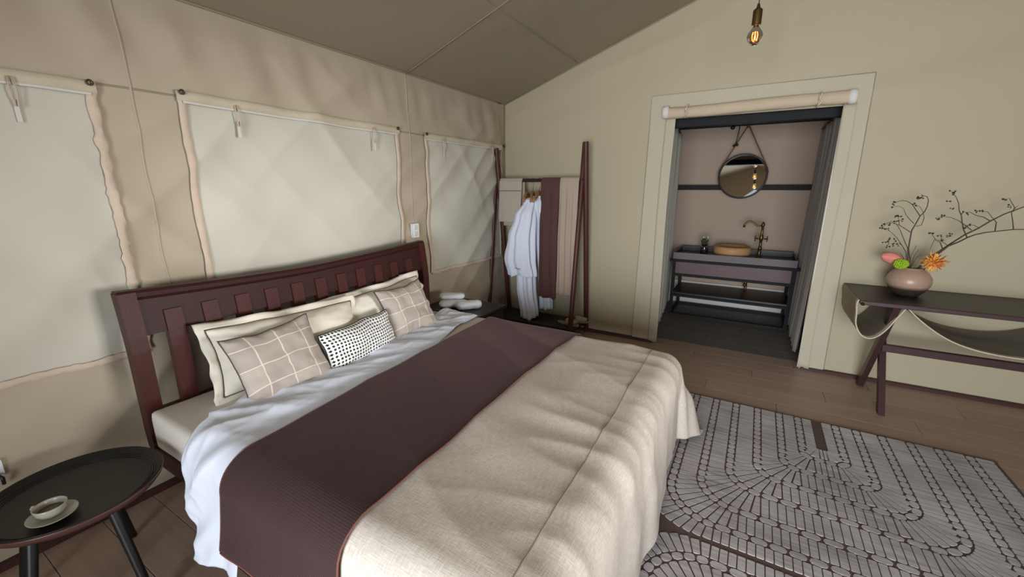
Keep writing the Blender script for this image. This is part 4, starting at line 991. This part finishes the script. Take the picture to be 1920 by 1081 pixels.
# blooms
def petal(g, c, d, L_, w_, curl=.3, up=Vector((0, 0, 1))):
    d = Vector(d).normalized(); s = d.cross(up); s = s.normalized() if s.length > .01 else Vector((1, 0, 0)); n_ = s.cross(d)
    rows = [(0, .25), (.35, .9), (.7, 1), (.92, .6), (1, .1)]; v = []
    for t, k in rows:
        p = Vector(c) + d * L_ * t + n_ * (curl * L_ * t * t)
        v += [p - s * w_ * k * .5 + n_ * .1 * w_, p - n_ * .05 * w_, p + s * w_ * k * .5 + n_ * .1 * w_]
    f = [(i * 3 + j, i * 3 + j + 1, i * 3 + j + 4, i * 3 + j + 3) for i in range(4) for j in range(2)]
    g.add(v, f)
def bloom_root(name, label, c):
    t = thing(name, label, 'flower', c); return t
b1 = bloom_root('orange_flower', 'orange and yellow shaggy bloom at the right of the vase mouth', (1.045, 3.73, 1.025))
for mm, k0, cnt in (('orange', 0, 60), ('yellow', 1, 46), ('redor', 2, 18)):
    g = G()
    for q in range(cnt):
        th = q * 2.39996 + k0; ph = math.acos(1 - 1.75 * ((q + .5) / cnt)); d = Vector((sin(ph) * cos(th) * 1.15, -cos(ph) * .8, sin(ph) * sin(th) * .8))
        if mm == 'yellow': d = Vector((d.x - .35, d.y, d.z - .1))
        if mm == 'redor': d = Vector((d.x * .8, d.y, d.z - .35))
        petal(g, (0, 0, 0), d, random.uniform(.045, .066), .015, random.uniform(-.5, .7))
    o = g.obj('petals', M[mm], b1, True); solid(o, .0012, 0)
g = G().tube([(0, 0, 0), (-.02, .03, -.04), (-.055, .06, -.14)], .004, 6); g.obj('stem', M['leaf'], b1, True)
b2 = bloom_root('green_flower', 'small lime green domed bloom at the front of the vase', (.885, 3.72, .998))
g = G()
for q in range(90):
    th = q * 2.39996; ph = math.acos(1 - 1.7 * (q + .5) / 90); c = Vector((.036 * sin(ph) * cos(th), -.030 * cos(ph), .029 * sin(ph) * sin(th))); g.ball(c, random.uniform(.0055, .0085), 6)
tag(g.obj('florets', M['leafgreen'], b2, True), kind='stuff'); G().ball((0, 0, 0), .028, 12).obj('core', M['leafgreen'], b2, True)
g = G().tube([(0, 0, 0), (.03, .03, -.02), (.055, .06, -.10)], .004, 6); g.obj('stem', M['leaf'], b2, True)
b3 = bloom_root('pink_flower', 'flat coral pink leaf-shaped bloom at the left of the vase mouth', (.845, 3.77, 1.03))
v, f = grid(14, 10, lambda a, b: ((a - .5) * .115, -.018 * sin(pi * b) + .01 * cos(a * 4), (b - .5) * .075 * sin(pi * (.08 + .9 * a)) ** .6 - .02 * (a - .3)))
solid(mesh_obj('spathe', v, f, M['pink'], b3, True), .002, 0)
g = G().tube([(.05, 0, -.015), (.08, .01, -.03), (.10, .02, -.10)], .004, 6); g.obj('stem', M['leaf'], b3, True)

# ================================================================ RUG
rg = thing('rug', 'grey rug with nested arch and bead pattern on brown ground beside the bed', 'rug', (.1, 1.8, 0))
RX0, RX1, RY0, RY1 = -1.0, 1.325, .30, 3.115
o = G().box(RX0 - .1, RX1 - .1, RY0 - 1.8, RY1 - 1.8, .0005, .0085, .001).obj('ground', M['rug_base'], rg)
o = G().box(RX0 - .1 - .004, RX1 - .1 + .004, RY1 - 1.8 - .006, RY1 - 1.8 + .004, .0005, .010, .001).obj('bound_edge', M['piping'], rg)
ds = [.10, .205, .33, .46, .585, .715]; zb = {.10: 2.63, .205: 2.47, .33: 2.31, .46: 2.15, .585: 1.97, .715: 1.82}
g = G(); gb = G()
def pad(gg, cx, cy, ux, uy, hl, hw, oval, z0=.0085, z1=.0125, hw2=None):
    """raised tuft pad: axis (ux,uy), half length, half width"""
    if oval: ring = [(hl * (abs(cos(a)) ** .75) * (1 if cos(a) > 0 else -1), hw * (abs(sin(a)) ** .75) * (1 if sin(a) > 0 else -1)) for a in [pi / 5 * k for k in range(10)]]
    else:
        w2 = hw2 or hw; ring = [(-hl, -hw * .7), (-hl * .93, -hw), (hl * .93, -w2), (hl, -w2 * .7), (hl, w2 * .7), (hl * .93, w2), (-hl * .93, hw), (-hl, hw * .7)]
    P_ = [(cx + a * ux - b * uy, cy + a * uy + b * ux) for a, b in ring]
    if min(p[0] for p in P_) < RX0 + .004 or max(p[0] for p in P_) > RX1 - .004 or min(p[1] for p in P_) < RY0 + .004 or max(p[1] for p in P_) > RY1 - .010: return
    n = len(P_); gg.add([(x - .1, y_ - 1.8, z0) for x, y_ in P_] + [(x - .1, y_ - 1.8, z1) for x, y_ in P_], [tuple(range(n, 2 * n))] + [(i, (i + 1) % n, n + (i + 1) % n, n + i) for i in range(n)])
def ringpt(cx, d, bot, top, piece, t, half=1):
    """half U path: left leg down, corner, bottom to the centre line; half=-1 mirrors it to the right"""
    r_ = .28 * d + .02
    if piece == 0: x, y_ = cx - d, top + (bot + r_ - top) * t
    elif piece == 1: a = pi + t * pi / 2; x, y_ = cx - d + r_ + r_ * cos(a), bot + r_ + r_ * sin(a)
    else: x, y_ = cx - d + r_ + (d - r_) * t, bot
    return (2 * cx - x, y_) if half < 0 else (x, y_)
def motif(cx, top, flip=None):
    fy = (lambda y_: y_) if flip is None else (lambda y_: 2 * flip - y_)
    rad = lambda d: .28 * d + .02
    levels = [(d, zb[d]) for d in ds] + [(.815, 1.722)]
    for half in (1, -1):
        mx = (lambda x: x) if half > 0 else (lambda x: 2 * cx - x)
        for d, bot in levels[:-1]:
            r_ = rad(d)
            for piece, L_ in ((0, top - bot - r_), (1, r_ * pi / 2), (2, d - r_)):
                pitch = .052 if piece < 2 else .075; n = max(1, round(L_ / pitch))
                for k in range(n):
                    t = (k + .5) / n; p = ringpt(cx, d, bot, top, piece, t, half); q = ringpt(cx, d, bot, top, piece, t + .01, half)
                    ux, uy = q[0] - p[0], fy(q[1]) - fy(p[1]); l = hypot(ux, uy); ux /= l; uy /= l
                    pad(gb, p[0], fy(p[1]), ux, uy, L_ / n * .44, .0175, True)
        lv = [(.022, 2.755)] + levels
        for (d0, b0), (d1, b1_) in zip(lv, lv[1:]):
            r0, r1 = (.004 if d0 < .05 else rad(d0)), rad(d1)
            yj = b0 + r0; xj = d0 - r0     # where the inner corner begins and ends
            m0 = .024 if d0 > .05 else .006; m1 = .024 if d1 < .8 else .004
            # straight bars on the legs
            n = max(1, round((top - yj) / .034)); hw = (top - yj) / n / 2 - .0024
            for k in range(n):
                yy = top - (k + .5) * (top - yj) / n; a, b = d0 + m0, d1 - m1
                if b - a > .012: pad(g, mx(cx - (a + b) / 2), fy(yy), 1, 0, (b - a) / 2, hw, False)
            # straight bars along the foot
            n = max(1, round(xj / .034)) if xj > .012 else 0
            for k in range(n):
                xx = (k + .5) * xj / n; a, b = b1_ + m1, b0 - m0
                pad(g, mx(cx - xx), fy((a + b) / 2), 0, 1, (b - a) / 2, xj / n / 2 - .0024, False)
            # fan around the corner: inner arc against the outer leg, arc and foot
            out = [(d1, yj)] + [(d1 - r1 + r1 * cos(t), b1_ + r1 - r1 * sin(t)) for t in [pi / 2 * i / 10 for i in range(11)]] + [(max(0, xj), b1_)]
            cl_ = [0]
            for p, q in zip(out, out[1:]): cl_.append(cl_[-1] + hypot(q[0] - p[0], q[1] - p[1]))
            def op(s_):
                s_ *= cl_[-1]
                for i in range(len(out) - 1):
                    if s_ <= cl_[i + 1] + 1e-9:
                        f_ = (s_ - cl_[i]) / max(1e-9, cl_[i + 1] - cl_[i]); return (out[i][0] + (out[i + 1][0] - out[i][0]) * f_, out[i][1] + (out[i + 1][1] - out[i][1]) * f_)
                return out[-1]
            Lin = r0 * pi / 2; n = max(2, round((cl_[-1] * .7 + Lin * .3) / .040)); w1 = cl_[-1] / n; w0 = Lin / n
            for k in range(n):
                t = (k + .5) / n; al = t * pi / 2
                a = Vector((d0 - r0 + r0 * cos(al), b0 + r0 - r0 * sin(al))); b = Vector(op(t)); dd = b - a; l = dd.length; u = dd / l
                if l < m0 + m1 + .012: continue
                a2, b2 = a + u * m0, b - u * m1; k0 = w0 + (w1 - w0) * m0 / l; k1 = w0 + (w1 - w0) * (1 - m1 / l)
                a2 = Vector((mx(cx - a2.x), fy(a2.y))); b2 = Vector((mx(cx - b2.x), fy(b2.y))); u = (b2 - a2).normalized(); c = (a2 + b2) / 2
                pad(g, c.x, c.y, u.x, u.y, (b2 - a2).length / 2, max(.003, k0 / 2 - .003), False, hw2=max(.004, k1 / 2 * .92 - .003))
for cxm in (.495, .495 - 1.63, .495 + 1.63):
    motif(cxm, 3.105); motif(cxm, 3.105, 1.71)
tag(g.obj('pile_bars', M['rug_pile'], rg), kind='stuff'); tag(gb.obj('pile_beads', M['rug_pile'], rg), kind='stuff')
